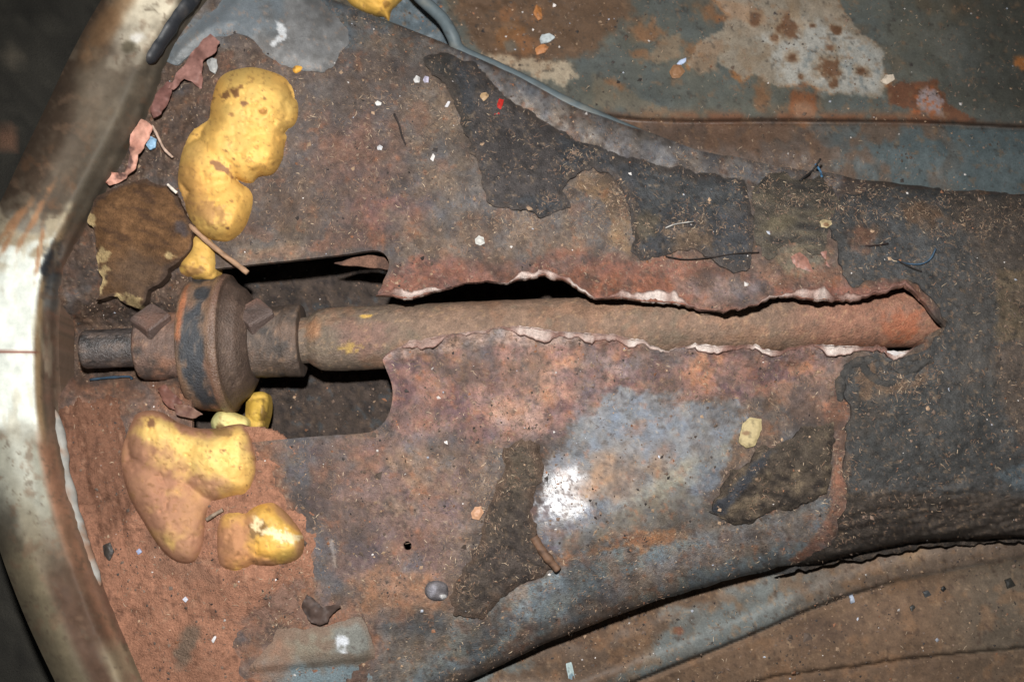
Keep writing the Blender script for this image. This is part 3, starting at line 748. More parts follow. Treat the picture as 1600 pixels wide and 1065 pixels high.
lathe('rod_end', [(132, 0), (132, 29), (136, 31), (226, 32)], lambda x, a, r: (lambda p: (p.fleck(20, .0, .6, (98, 84, 76), 531, .8), p.fleck(14, .1, .6, (40, 38, 38), 532, .8), p.mottle(8, .2, 533), p.r.__setitem__(slice(None), .34), p.sp.__setitem__(slice(None), .6), p.out())[-1])(Paint(x, a, (70, 64, 62))), 48, .5, 530)
lathe('hub', [(220, 30), (221, 50), (225, 54), (238, 55), (306, 56)], iron((96, 77, 68), (122, 88, 70), 540, .8), 64, .9, 545, label='rusty left hub')
def disc_col(x, a, rr):
    p = Paint(x, a, (116, 92, 74))
    p.fleck(30, 0, .6, (110, 80, 66), 550, .6)
    side = ((rr > 100) & (x < ax_x(352))).astype(float)
    xl = ax_x(330)
    for (cx, cy, rx, ry) in ((xl, -24, 24, 44), (xl + 4, -62, 16, 26), (xl + 4, 70, 22, 16), (xl + 6, 40, 17, 10), (xl, 8, 18, 20)):
        p.lay(em(x, a, cx, cy, rx, ry, 0, .25, .5, 16, 552) * side, (50, 52, 56))
    p.lay(em(x, a, ax_x(342), -100, 40, 26, 0, .4, .4, 14, 553) * .8, (150, 98, 76))
    p.lay(em(x, a, ax_x(310), 20, 5, 30, 0, .4, .5, 8, 554) * .7, (170, 100, 64))
    edge = np.exp(-((x - ax_x(360)) / 7) ** 2) * (rr > 100)
    p.lay(edge * .6, (96, 76, 68), r=.25, sp=.8)
    back = (x > ax_x(365)).astype(float)
    p.lay(back * .9, (76, 62, 54)); p.fleck(6, .3, .8, (112, 94, 80), 556, .5)
    p.mottle(10, .15, 555)
    p.r[:] = np.where(edge > .3, .3, .55); p.sp[:] = .5
    return p.out()
lathe('disc', [(302, 46), (300, 94), (302, 102), (308, 106), (312, 107.5), (346, 109), (350, 111.5), (357, 114), (364, 112), (368, 104), (375, 96), (386, 88), (393, 76), (399, 63), (399, 40)], disc_col, 110, .8, 560, label='round coupling disc with flaked black paint')
lathe('hub', [(388, 57), (448, 58), (450, 59.5), (471, 60), (473, 57), (473, 36)], iron((82, 70, 62), (104, 82, 68), 570, .6), 64, .9, 575, label='dark right hub')

def square_bolt(u, ang, size, h, spin, seed):
    x = ax_x(u); r0 = 55
    nrm = math.cos(ang) * AZD + math.sin(ang) * AYD
    tan = np.cross(nrm, AXD)
    c = a0 + x * AXD + nrm * (r0 - 3)
    e1 = math.cos(spin) * AXD + math.sin(spin) * tan; e2 = -math.sin(spin) * AXD + math.cos(spin) * tan
    V_ = []; hs = size / 2
    ring = []
    for k in range(4):
        a = math.pi / 2 * k + math.pi / 4
        cx, cy = math.cos(a) * math.sqrt(2) * hs, math.sin(a) * math.sqrt(2) * hs
        for da in (-0.10, 0, 0.10):                       # worn corners
            f = 0.95 if da == 0 else 0.925
            ring.append((math.cos(a + da) * math.hypot(cx, cy) * f, math.sin(a + da) * math.hypot(cx, cy) * f))
    ring = np.array(ring); m = len(ring)
    for (s, z) in ((1.0, -4), (1.0, h * .75), (.94, h * .95), (.84, h), (.4, h + .8)):
        for q in ring: V_.append(c + e1 * q[0] * s + e2 * q[1] * s + nrm * z)
    F = []
    for j in range(4):
        for i in range(m): i2 = (i + 1) % m; F.append((j * m + i, j * m + i2, (j + 1) * m + i2, (j + 1) * m + i))
    F.append(tuple(4 * m + i for i in range(m)))
    V_ = np.array(V_); V_ = V_ + 0.5 * rng.normal(size=V_.shape)
    p = Paint(V_[:, 0], V_[:, 1], (84, 71, 66)); p.fleck(14, 0, .6, (108, 80, 68), seed, .7); p.mottle(8, .2, seed + 1); p.r[:] = .5; p.sp[:] = .5
    c_, ro, sp = p.out()
    return mesh_obj('bolt', V_, F, MT['linkage'], link, c_, ro, sp, smooth=False)
square_bolt(251, math.radians(36), 46, 17, math.radians(50), 580)
square_bolt(409, math.radians(36), 47, 19, math.radians(42), 585)

# grey flap of old paint and metal at the top, next to the lump
def flap_col(u, v, d):
    p = Paint(u, v, (104, 104, 104)); p.mottle(30, .1, 691); p.mottle(7, .1, 692)
    p.poly([(250, 110), (380, 60), (440, 60), (440, -40), (250, -40)], (94, 102, 108), 14, 8, 22, 693, .8)
    p.fleck(40, 0, .6, (84, 82, 80), 698, .6, octv=5); p.blob(300, 70, 30, 16, (122, 122, 120), -.6, .6, .5, 14, 699, .6)
    p.poly([(430, 34), (442, 36), (448, 54), (452, 60), (440, 62), (430, 72), (424, 70), (436, 54)], (186, 188, 190), 3, 3, 8, 694, .9)
    p.fleck(6, .5, .9, (140, 116, 100), 695, .5); p.r[:] = .5; p.sp[:] = .5; p.g[:] = .6; return p.out()
flap = relief('paint_flap', rough([(400, -30), (470, -30), (500, 0), (546, 48), (547, 66), (530, 86), (522, 104), (506, 112), (480, 113), (455, 106), (436, 99), (414, 84), (396, 62), (372, 52), (338, 60), (306, 78), (276, 102), (258, 96), (270, 70), (300, 40), (340, 10), (370, -30)], 4, 2.4, 696, 10), lambda u, v, d: tun_z(u, v) + 9 * ss(0, 22, d) + 2 + 3 * fbm(u, v, 40, 2, 697), flap_col, MT['steel'], None, step=2.6, skirt=9)
tag(flap, 'grey rounded flap of loose sheet above the big foam lump', 'sheet flap')

# ------------------------------------------------------------------ soil
def soil_t(u, v):
    d = pdist(u, v, SOIL, 140)[0]
    t = 16 * ss(-8, 70, d) - 3 + 4 * fbm(u, v, 40, 4, 700) + 1.6 * fbm(u, v, 10, 3, 701) + (1 - ss(180, 260, u)) * (1 - ss(820, 900, v)) * (7 * fbm(u * 1.5 - v * .3, v * .4, 20, 3, 703) + 2 * fbm(u, v, 7, 2, 704))
    return np.where(d < -30, -20, t)
SOIL = spline([(60, 640), (110, 610), (180, 625), (215, 690), (260, 700), (330, 700), (420, 700), (450, 760), (495, 830), (505, 900), (470, 930), (500, 980), (420, 985), (380, 1010), (400, 1130), (40, 1130), (30, 800)], 4)
def soil_col(u, v, d):
    p = Paint(u, v, (142, 102, 82))
    p.mottle(60, .08, 702)
    p.poly([(50, 580), (250, 610), (270, 700), (220, 790), (170, 840), (100, 760)], (112, 80, 64), 24, 16, 30, 703, .85)
    p.poly([(370, 970), (460, 900), (520, 940), (500, 1010), (420, 1000)], (112, 90, 80), 14, 14, 25, 704, .8)
    p.poly([(230, 830), (310, 870), (330, 910), (240, 900)], (122, 92, 76), 16, 14, 25, 705, .6)
    p.poly([(60, 1010), (400, 1010), (420, 1140), (60, 1140)], (128, 92, 74), 30, 16, 40, 706, .6)
    p.fleck(9, .3, .8, (92, 66, 54), 707, .6); p.fleck(14, .5, .9, (158, 122, 100), 708, .5); p.mottle(7, .1, 709)
    p.blob(290, 1010, 14, 30, (92, 84, 74), .3, .5, .5, 12, 710, .7)
    p.r[:] = .95; p.sp[:] = .12
    return p.out()
# ------------------------------------------------------------------ painted rim on the left
def rim_frame(u, v):
    """distance across the rim (negative outside) and the row along it"""
    cx = np.interp(v, RIM_C[:, 1], RIM_C[:, 0])
    sl = np.interp(v, RIM_C[:, 1], np.gradient(RIM_C[:, 0], RIM_C[:, 1]))
    return (u - cx) / np.sqrt(1 + sl * sl)
so = relief('soil', np.array([(20, 560), (560, 560), (560, 1135), (20, 1135)], float), lambda u, v, d: tun_z(u, v, False) + soil_t(u, v), soil_col, MT['soil'], None, step=2.8, skirt=0, keep=lambda u, v: (soil_t(u, v) > -7) & (rim_frame(u, v) > 12))
tag(so, kind='stuff', label='reddish brown soil lying over the wide end of the tunnel')

def rim_z(u, v, d):
    s = rim_frame(u, v)
    out_w = np.interp(v, [-80, 60, 200, 330, 560, 800, 950, 1150], [70, 66, 60, 60, 70, 58, 50, 52])
    in_w = np.interp(v, [-80, 60, 200, 330, 420, 560, 650, 800, 950, 1150], [75, 66, 74, 66, 58, 62, 64, 70, 66, 60])
    t = np.where(s < 0, -s / out_w, s / in_w)
    zc = 26 + 5 * fbm(u, v, 90, 2, 720) + 2 * fbm(u, v, 30, 2, 722)
    zi = zc - 100 * ss(0.45, 1.35, t)
    zo = zc - 36 * t ** 3
    z = np.where(s < 0, zo, zi)
    z = z + 7 * np.exp(-((t - 0.95) / .12) ** 2) * (s > 0)          # turned bead where the wall meets the sheet
    return z + 1.2 * fbm(u, v, 26, 3, 721)
def rim_col(u, v, d):
    s = rim_frame(u, v)
    p = Paint(u, v, (92, 78, 62)); p.mottle(60, .1, 730)
    band = lambda a, b, sf: ss(a - sf, a + sf, s) * (1 - ss(b - sf, b + sf, s))
    n = fbm(u, v, 60, 3, 731) * 8
    sn = s + 5 * fbm(u, v, 34, 4, 742)
    vn_ = v + 14 * fbm(u, v, 40, 4, 743)
    up = 1 - ss(330, 380, vn_)
    p.lay(up, (74, 62, 50)); p.lay(up * (1 - ss(-30, -8, sn)), (62, 48, 36)); p.lay(up * ss(10, 40, sn), (80, 72, 60)); p.fleck(46, .1, .7, (104, 92, 76), 754, .6, up, 5); p.fleck(30, .3, .8, (96, 66, 44), 755, .6, up, 5)
    p.blob(148, 150, 34, 56, (100, 88, 72), .5, .6, .6, 40, 732, .7); p.blob(112, 240, 24, 60, (84, 72, 58), .5, .7, .6, 30, 744, .6)
    p.blob(238, 0, 44, 50, (196, 184, 158), .45, .5, .5, 34, 734, .95); p.blob(206, 66, 28, 34, (160, 150, 130), .4, .6, .5, 25, 733, .8)
    p.blob(214, 60, 12, 8, (206, 202, 194), -.3, .5, .4, 10, 738, .8); p.blob(203, 74, 11, 8, (70, 62, 46), 0, .5, .4, 10, 735, .8)
    p.blob(178, 20, 18, 70, (122, 88, 56), .55, .7, .4, 30, 736, .8)
    mid = ss(330, 390, vn_) * (1 - ss(650, 700, vn_))
    p.lay(mid * (1 - ss(34, 42, sn)), (202, 207, 196))                            # bare cream paint
    p.lay(ss(310, 340, vn_) * (1 - ss(400, 450, vn_)) * (1 - ss(36, 44, sn)) * ss(-.5, .6, fbm(u, v, 24, 3, 745)), (150, 136, 110))
    for (x, y, a, b, g) in ((54, 340, 5, 44, .5), (24, 345, 6, 42, .7), (62, 390, 4, 40, .15), (10, 380, 5, 30, .5)): p.blob(x, y, a, b, (146, 98, 62), g, .6, .5, 14, 737, .8)
    p.lay(mid * band(36, 46, 4), (150, 122, 86)); p.lay(mid * ss(46, 54, sn), (106, 84, 68))
    p.lay(ss(370, 400, v) * (1 - ss(470, 500, v)) * band(44, 58, 5) * .6, (150, 150, 144))
    low = ss(650, 700, vn_)
    p.lay(low * (1 - ss(760, 900, vn_)) * (1 - ss(26, 38, sn)), (140, 138, 122))
    p.lay(low * (1 - ss(720, 820, vn_)) * band(-12, 16, 10) * .7, (176, 176, 162))
    p.lay(low * ss(720, 820, vn_) * band(-22, 6, 8) * .6, (122, 112, 90))
    p.lay(low * ss(740, 860, vn_) * (1 - ss(-34, -20, sn)), (60, 54, 44))
    p.lay(low * band(32, 60, 7), (132, 92, 68)); p.lay(low * ss(60, 70, sn), (128, 96, 76))
    p.lay(ss(800, 900, vn_) * (1 - ss(-24, -8, sn)), (104, 92, 70)); p.lay(ss(840, 930, vn_) * band(-10, 46, 10), (78, 56, 42))
    p.lay(ss(980, 1030, vn_) * ss(14, 30, sn) * .7, (128, 116, 90))
    p.lay(np.exp(-((v - 549 - .02 * u) / 2.2) ** 2) * (1 - ss(50, 66, u)), (126, 66, 48))      # cracked seam
    p.blob(80, 420, 15, 36, (38, 42, 48), .12, .4, .5, 16, 752, .95); p.blob(82, 460, 12, 30, (88, 88, 86), .1, .5, .5, 14, 753, .7)
    off = 1 - mid * (1 - ss(30, 44, sn)); p.fleck(22, .3, .8, (106, 80, 60), 740, .5, off, 5); p.fleck(9, .4, .9, (80, 66, 52), 741, .55, off, 4); p.lay(ss(.0, .6, fbm(u, v, 22, 5, 756)) * ss(40, 60, sn) * ss(360, 420, v), (118, 86, 68))
    p.lay(mid * ss(.25, .8, fbm(u * 1.6, v * .35, 20, 3, 757)) * .45, (172, 160, 134)); p.mottle(14, .07, 747)
    p.r[:] = .72
    p.sp[:] = .2
    return p.out(.82)
rimL = [(float(x) - 62, float(y)) for x, y in RIM_C]
rimR = [(float(x) + np.interp(y, [-80, 60, 200, 330, 420, 560, 650, 800, 950, 1150], [86, 80, 92, 84, 72, 74, 78, 84, 84, 76]), float(y)) for x, y in RIM_C]
rimL = [(x - np.interp(y, [-100, 100, 300, 560, 800, 1000], [10, 14, 10, 20, 6, 4]), y) for x, y in rimL]
rim = thing('body_rim', 'cream painted curved body rim with rust streaks', 'car body rim', (-800, 0, -150))
relief('painted_lip', np.array(rimL + rimR[::-1]), rim_z, rim_col, MT['paint'], rim, step=3, skirt=60)
def seal(pts, r, lab):
    Q = spline(pts, 6, False)
    zz = rim_z(Q[:, 0], Q[:, 1], 0)
    P, F = tube(pt(Q[:, 0], Q[:, 1], zz - r * .35), r * (1 + .15 * fbm(Q[:, 0], Q[:, 1], 12, 2, 745)) * np.minimum(1, .35 + np.minimum(np.arange(len(Q)), np.arange(len(Q))[::-1]) / 5), 10)
    p = Paint(P[:, 0], P[:, 1], (36, 38, 42)); p.fleck(12, .3, .8, (80, 74, 70), 746, .6); p.r[:] = .5
    c, ro, sp = p.out()
    mesh_obj('rubber_seal', P, F, MT['paint'], rim, c, ro, sp, label=lab)
Q = spline([(84, 640), (92, 680), (99, 720), (106, 760), (116, 800), (130, 850), (142, 885), (156, 915)], 6, False)
zz = rim_z(Q[:, 0], Q[:, 1], 0) * .4 + .6 * (tun_z(Q[:, 0], Q[:, 1], False) + soil_t(Q[:, 0], Q[:, 1])) + 6
P, F = tube(pt(Q[:, 0], Q[:, 1], zz), (9 + 3 * fbm(Q[:, 0], Q[:, 1], 30, 3, 748)) * np.minimum(1, .3 + np.minimum(np.arange(len(Q)), np.arange(len(Q))[::-1]) / 6), 14)
p = Paint(P[:, 0], P[:, 1], (138, 137, 132)); p.fleck(24, -.1, .5, (128, 96, 76), 749, .85); p.mottle(9, .12, 750)
c, ro, sp = p.out(); mesh_obj('sealant_bead', P, F, MT['paint'], rim, c, ro, sp)
seal([(326, -50), (300, -8), (278, 18), (258, 48), (238, 80), (228, 98)], 15, 'black seal at the top of the rim')

# ------------------------------------------------------------------ floor pans beside the tunnel
def pan_up_z(u, v, d):
    L = np.interp(u, [500, 870, 1000, 1100, 1200, 1450, 1600, 1700], [60, 172, 186, 190, 189, 192, 200, 202])
    q = v - L
    z = -232 - 10 * ss(-140, -20, q) * 0 + 8 * np.exp(-((q + 26) / 20) ** 2) * ss(850, 950, u)
    z = z - 16 * ss(-3, 3, q) + 12 * np.exp(-((q - 46) / 34) ** 2)
    z = z - 9 * np.exp(-(q / 3.2) ** 2) * ss(1000, 1200, u)
    return z + 3 * fbm(u, v, 60, 3, 750) + .8 * fbm(u, v, 12, 3, 751) + np.where(u < 900, 5, 1.2) * fbm(u, v, 22, 3, 752) * ss(-30, -60, q)
def pan_up_col(u, v, d):
    p = Paint(u, v, (80, 82, 76)); p.fleck(50, .1, .7, (88, 76, 60), 813, .6, octv=5); p.mottle(70, .1, 760); p.hue(60, .05, 761)
    L = np.interp(u, [500, 870, 1000, 1100, 1200, 1450, 1600, 1700], [60, 172, 186, 190, 189, 192, 200, 202]); q = v - L
    p.lay(ss(1380, 1620, u) * (1 - ss(120, 220, v)) * .8, (60, 59, 52))
    # channel next to the tunnel
    p.lay(ss(-2, 3, q), (80, 90, 92), r=.5)
    p.lay(ss(-2, 3, q) * (1 - ss(1180, 1420, u + 60 * fbm(u, v, 40, 3, 762))), (84, 68, 58))
    p.fleck(34, .0, .5, (98, 74, 58), 763, .65, ss(0, 4, q) * (1 - ss(1440, 1520, u)))
    # brown grime at the left
    p.poly([(690, -60), (1000, -60), (985, 30), (930, 80), (880, 95), (800, 120), (730, 70)], (88, 66, 48), 16, 14, 30, 764, .95)
    p.poly([(560, -60), (660, -60), (720, 80), (700, 130), (560, 60)], (88, 100, 108), 10, 6, 30, 765, .9, r=.5)
    p.poly([(730, 84), (790, 88), (840, 95), (885, 100), (905, 118), (880, 135), (820, 112), (760, 105)], (164, 148, 126), 8, 8, 14, 766, .85)
    p.blob(800, 62, 26, 20, (110, 74, 42), 0, .5, .5, 12, 767, .9); p.blob(798, 70, 11, 9, (92, 88, 80), 0, .4, .4, 8, 768, .8)
    for (x, y, a, b) in ((790, 20, 14, 16), (820, 70, 20, 12), (838, 22, 8, 12), (1000, 85, 14, 8), (1010, 50, 24, 16), (1085, 80, 20, 10), (1150, 35, 30, 10), (960, 130, 16, 6), (1110, 20, 18, 12)):
        p.blob(x, y, a, b, (126, 84, 52), .4, .6, .7, 10, int(770 + x % 20), .7)
    # pale flaked area with rust spots
    PALE = [(1105, -20), (1300, -30), (1320, 20), (1345, 55), (1375, 75), (1378, 110), (1390, 125), (1370, 155), (1345, 148), (1300, 145), (1260, 130), (1215, 135), (1180, 115), (1160, 122), (1125, 105), (1120, 85), (1090, 80), (1080, 105), (1075, 100), (1100, 60), (1120, 50), (1145, 25)]
    p.lay(pm(u, v, [(x + (x - 1240) * .035, y + 4) for x, y in PALE], 4, 5, 16, 780) * ss(-.2, .3, fbm(u, v, 40, 3, 810)), (132, 92, 58))
    p.poly(PALE, (134, 123, 108), 2, 5, 16, 780, .95, r=.6)
    p.poly([(1190, 60), (1250, 20), (1330, 50), (1380, 80), (1378, 150), (1300, 142), (1220, 125)], (160, 159, 153), 14, 12, 20, 811, .85)
    p.lay(pm(u, v, PALE, 3, 5, 16, 780) * ss(.2, .8, fbm(u, v, 22, 4, 812)) * .6, (116, 98, 78))
    p.poly([(1010, 95), (1040, 60), (1060, 55), (1062, 85), (1030, 100)], (122, 104, 84), 5, 6, 12, 781, .8)
    p.poly([(1075, 100), (1095, 65), (1130, 60), (1120, 110), (1085, 120)], (134, 110, 88), 6, 6, 12, 782, .7)
    p.poly([(1110, 0), (1190, 10), (1200, 40), (1140, 30)], (140, 112, 88), 6, 6, 12, 783, .7)
    pale = pm(u, v, [(1250, 70), (1340, 60), (1380, 110), (1350, 150), (1260, 130)], 12, 8, 16, 784)
    p.fleck(9, .1, .4, (110, 116, 116), 785, .7, pale)
    for (x, y, a, b, k) in ((1234, 42, 15, 17, 0), (1295, 105, 17, 14, 0), (1238, 90, 9, 8, 0), (1305, 46, 9, 7, 1), (1348, 111, 9, 7, 0), (1298, 75, 7, 5, 1), (1252, 120, 5, 4, 0), (1270, 40, 4, 3, 0), (1210, 60, 6, 5, 1), (1180, 30, 8, 10, 1), (1302, 130, 6, 7, 1)):
        p.blob(x, y, a * 1.35, b * 1.35, (134, 108, 80), .3, .6, .5, 9, 786 + x % 13, .6); p.blob(x, y, a, b, (92, 62, 40), .3, .3, .6, 8, 787 + x % 11, .9)
    # rust bites by the seam
    p.poly([(1385, 132), (1460, 124), (1490, 170), (1530, 190), (1440, 192), (1420, 168), (1390, 165)], (98, 62, 42), 4, 6, 12, 795, .95, r=.8)
    p.poly([(1432, 150), (1450, 132), (1472, 158), (1476, 182), (1440, 186)], (146, 134, 136), 4, 5, 9, 796, .9)
    p.fleck(8, .1, .5, (160, 86, 44), 797, .8, em(u, v, 1452, 166, 30, 28, 0, .5, .3, 10, 798))
    p.blob(1256, 166, 22, 28, (122, 74, 44), 0, .25, .3, 10, 799, .9); p.blob(1257, 176, 15, 20, (132, 100, 78), 0, .4, .3, 10, 801, .9)
    p.blob(1190, 150, 12, 20, (120, 84, 56), 0, .5, .5, 10, 802, .8); p.blob(1596, 98, 12, 12, (168, 104, 52), 0, .4, .4, 8, 803, .9)
    p.lay(np.exp(-((q + 6) / 9) ** 2) * ss(930, 1000, u) * (1 - ss(1500, 1560, u)) * ss(-.4, .4, fbm(u, v, 26, 3, 804)), (112, 74, 50))
    p.lay(np.exp(-((q + 2) / 5) ** 2) * ss(900, 960, u) * .7, (70, 48, 36))
    p.poly([(930, 120), (1000, 150), (1080, 185), (1000, 185), (930, 160)], (110, 96, 76), 10, 8, 20, 805, .5)
    p.blob(1480, 70, 40, 25, (96, 96, 90), .8, .6, .7, 12, 806, .5)
    p.fleck(10, .45, .85, (120, 92, 68), 807, .5); p.fleck(7, .55, .9, (46, 42, 38), 808, .5); p.mottle(10, .08, 809)
    p.c = p.c * .90; p.r = np.clip(p.r, .45, .8); p.sp[:] = .35
    return p.out()
panU = thing('floor_pan', 'olive grey car floor panel with pale flaked patch and rust spots above the tunnel', 'floor panel', (400, 400, -260), 'floor panels beside the tunnel')
relief('floor_panel', np.array([(480, -90), (1720, -90), (1720, 380), (1300, 380), (900, 300), (700, 180), (480, 90)], float), pan_up_z, pan_up_col, MT['pan'], panU, step=3, skirt=14)

LA = lambda u: np.interp(u, [900, 985, 1100, 1180, 1250, 1320, 1400, 1500, 1600, 1720], [1100, 1066, 1021, 988, 957, 931, 907, 887, 869, 852])
LB = lambda u: np.interp(u, [900, 1100, 1210, 1290, 1340, 1400, 1500, 1600, 1720], [1120, 1085, 1056, 1046, 1040, 1030, 1020, 1012, 1004])
def pan_lo_z(u, v, d):
    a = v - LA(u); b = v - LB(u)
    wob = 1.0 * fbm(u, v, 12, 2, 820)
    z = -240 + 34 * np.exp(-((a + 30) / 34) ** 2)                     # rounded rib
    z = z - 22 * ss(-5, 3, a + wob) * (1 - .75 * ss(1300, 1450, u))
    z = z - 10 * np.exp(-((a - 3) / 3.5) ** 2) * (1 - ss(1290, 1420, u))
    z = z + 16 * np.exp(-((b + 50) / 46) ** 2) - 13 * ss(-4, 3, b + 3 * wob) - 8 * np.exp(-((b - 2) / 3) ** 2)
    return z + 3 * fbm(u, v, 70, 3, 821) + .8 * fbm(u, v, 14, 3, 822) + .5 * fbm(u, v, 5, 2, 823)
def pan_lo_col(u, v, d):
    a = v - LA(u); b = v - LB(u)
    p = Paint(u, v, (108, 86, 68)); p.mottle(60, .1, 830)
    p.lay(1 - ss(-4, 4, a), (104, 104, 100), r=.6)
    p.lay((1 - ss(-4, 4, a)) * ss(-120, -60, a) * ss(.0, .5, fbm(u, v, 50, 4, 831) + .45), (112, 116, 114))
    p.lay((1 - ss(-100, -72, a + 26 * fbm(u, v, 34, 4, 832))), (98, 78, 62), r=.9)
    p.lay((1 - ss(-4, 4, a)) * ss(1180, 1350, u) * .9, (112, 94, 80))
    p.blob(1425, 865, 22, 16, (150, 122, 94), -.5, .6, .5, 14, 833, .8)
    p.lay(ss(0, 5, a) * ss(1430, 1560, u) * .6, (98, 92, 82))
    p.poly([(760, 1065), (880, 1000), (980, 960), (1060, 960), (1000, 1030), (900, 1090), (760, 1110)], (96, 74, 58), 14, 14, 25, 834, .8)
    p.lay(ss(0, 4, b) * .6, (94, 74, 58))
    p.blob(1290, 985, 60, 22, (82, 64, 52), -.2, .6, .6, 20, 835, .6)
    p.blob(1060, 985, 9, 7, (120, 74, 56), 0, .3, .3, 10, 836, .8)
    p.fleck(24, .2, .7, (128, 96, 70), 837, .5); p.fleck(8, .4, .85, (74, 58, 48), 838, .6); p.fleck(6, .5, .9, (150, 124, 98), 839, .55)
    p.c = p.c * .9; p.mottle(9, .1, 840); p.sp[:] = .3; p.r = np.clip(p.r, .55, .9)
    return p.out()
panL = thing('floor_pan', 'brown and blue grey car floor panel with a rounded rib below the tunnel', 'floor panel', (400, -420, -260), 'floor panels beside the tunnel')
relief('floor_panel', np.array([(640, 1130), (680, 1010), (850, 930), (1100, 820), (1720, 740), (1720, 1130)], float), pan_lo_z, pan_lo_col, MT['pan'], panL, step=3, skirt=14)

# blue grey bracket plate at the bottom
def plate_col(u, v, d):
    p = Paint(u, v, (110, 110, 104)); p.mottle(40, .1, 850)
    p.poly([(380, 1030), (600, 1040), (610, 1140), (380, 1140)], (98, 112, 118), 12, 8, 25, 851, .9)
    p.poly([(430, 970), (520, 980), (520, 1030), (420, 1030)], (126, 114, 96), 14, 10, 22, 852, .7)
    p.poly([(470, 1025), (590, 1015), (600, 1035), (480, 1045)], (90, 78, 66), 7, 6, 14, 853, .7)
    p.fleck(20, .4, .8, (96, 80, 68), 854, .5); p.fleck(6, .5, .9, (70, 62, 58), 855, .5)
    p.lay(1 - ss(400, 480, u + 30 * fbm(u, v, 30, 4, 859)), (128, 98, 80))
    p.lay(.7 * (1 - ss(4, 16, d + 8 * fbm(u, v, 18, 4, 851))), (112, 92, 78)); p.fleck(26, .05, .6, (108, 88, 74), 847, .7, octv=5)
    p.blob(535, 1002, 8, 13, (196, 200, 206), -.3, .4, .6, 8, 856, .9)
    p.r[:] = .55; p.sp[:] = .4; return p.out()
plate = relief('bracket_plate', rough([(420, 1006), (436, 984), (500, 974), (562, 966), (574, 990), (586, 1022), (598, 1062), (606, 1130), (360, 1130), (376, 1060)], 5, 6, 857, 24),
       lambda u, v, d: tun_z(u, v, False) + 3 + 4 * ss(0, 20, d) - 7 * ss(1030, 1044, v - .1 * (500 - u)) + 1.5 * fbm(u, v, 30, 3, 858), plate_col, MT['steel'], None, step=2.8, skirt=14)
tag(plate, 'blue grey bracket plate at the bottom edge next to the soil', 'bracket')

# pipe along the tunnel edge
pq = spline([(600, -70, -150), (650, -10, -150), (690, 28, -150), (707, 56, -152), (720, 80, -166), (770, 103, -182), (830, 132, -194), (890, 163, -204), (950, 190, -214), (1010, 216, -226), (1080, 246, -240)], 6, False)
Q = pt(pq[:, 0], pq[:, 1], pq[:, 2])
P, F = tube(Q, 11.5 + .6 * fbm(pq[:, 0], pq[:, 1], 30, 2, 860), 14)
p = Paint(P[:, 0], P[:, 1], (84, 94, 98)); p.fleck(20, .3, .8, (110, 110, 104), 861, .6); p.fleck(8, .5, .9, (60, 58, 56), 862, .6); p.r[:] = .55
c, ro, sp = p.out()
tag(mesh_obj('pipe', P, F, MT['paint'], None, c, ro, sp), 'blue grey pipe bending along the upper edge of the tunnel', 'pipe')

# ------------------------------------------------------------------ what lies on top
def any_top(u, v):
    """height of whatever lies on top at a photo position (arrays)"""
    u = np.asarray(u, float); v = np.asarray(v, float)
    inT = (v > top_v(u) + 2) & (v < bot_v(u) - 2)
    z = np.where(inT, tun_top(u, v), np.where(v < 500, pan_up_z(u, v, 0), pan_lo_z(u, v, 0)))
    st = tun_z(u, v, False) + soil_t(u, v)
    z = np.where((u < 545) & (v > 565) & (st > z), st, z)
    return z

# ------------------------------------------------------------------ lumps of foam
def foam_col(base, spots=(), dust=(), seed=0, soil=0):
    def f(u, v, d):
        p = Paint(u, v, base)
        p.mottle(50, .06, seed); p.hue(40, .05, seed + 1)
        p.fleck(30, .25, .8, (206, 166, 88), seed + 2, .3)
        for q in dust: p.blob(*q[:5], ang=q[5] if len(q) > 5 else 0, soft=.5, amp=.5, scale=22, seed=seed + 3, a=.9, r=.9, sp=.1)
        if soil: p.lay(soil * (1 - ss(2, 16, d + 9 * fbm(u, v, 26, 4, seed + 7))), (158, 112, 86), r=.9, sp=.1)
        for q in spots: p.blob(*q[:5], ang=q[5] if len(q) > 5 else 0, soft=.3, amp=.7, scale=8, seed=seed + 4, a=.9, r=.8)
        p.fleck(4.6, .55, .9, (128, 92, 56), seed + 5, .4, octv=2); p.fleck(12, .8, 1.0, (120, 86, 54), seed + 11, .7, octv=3); p.fleck(60, .1, .8, (208, 168, 92), seed + 10, .4); p.fleck(13, .85, 1.1, (112, 78, 50), seed + 6, .5)
        p.r = p.r * 0 + np.where(p.r > .82, .9, .62); p.sp[:] = .22
        return p.out(0.95)
    return f
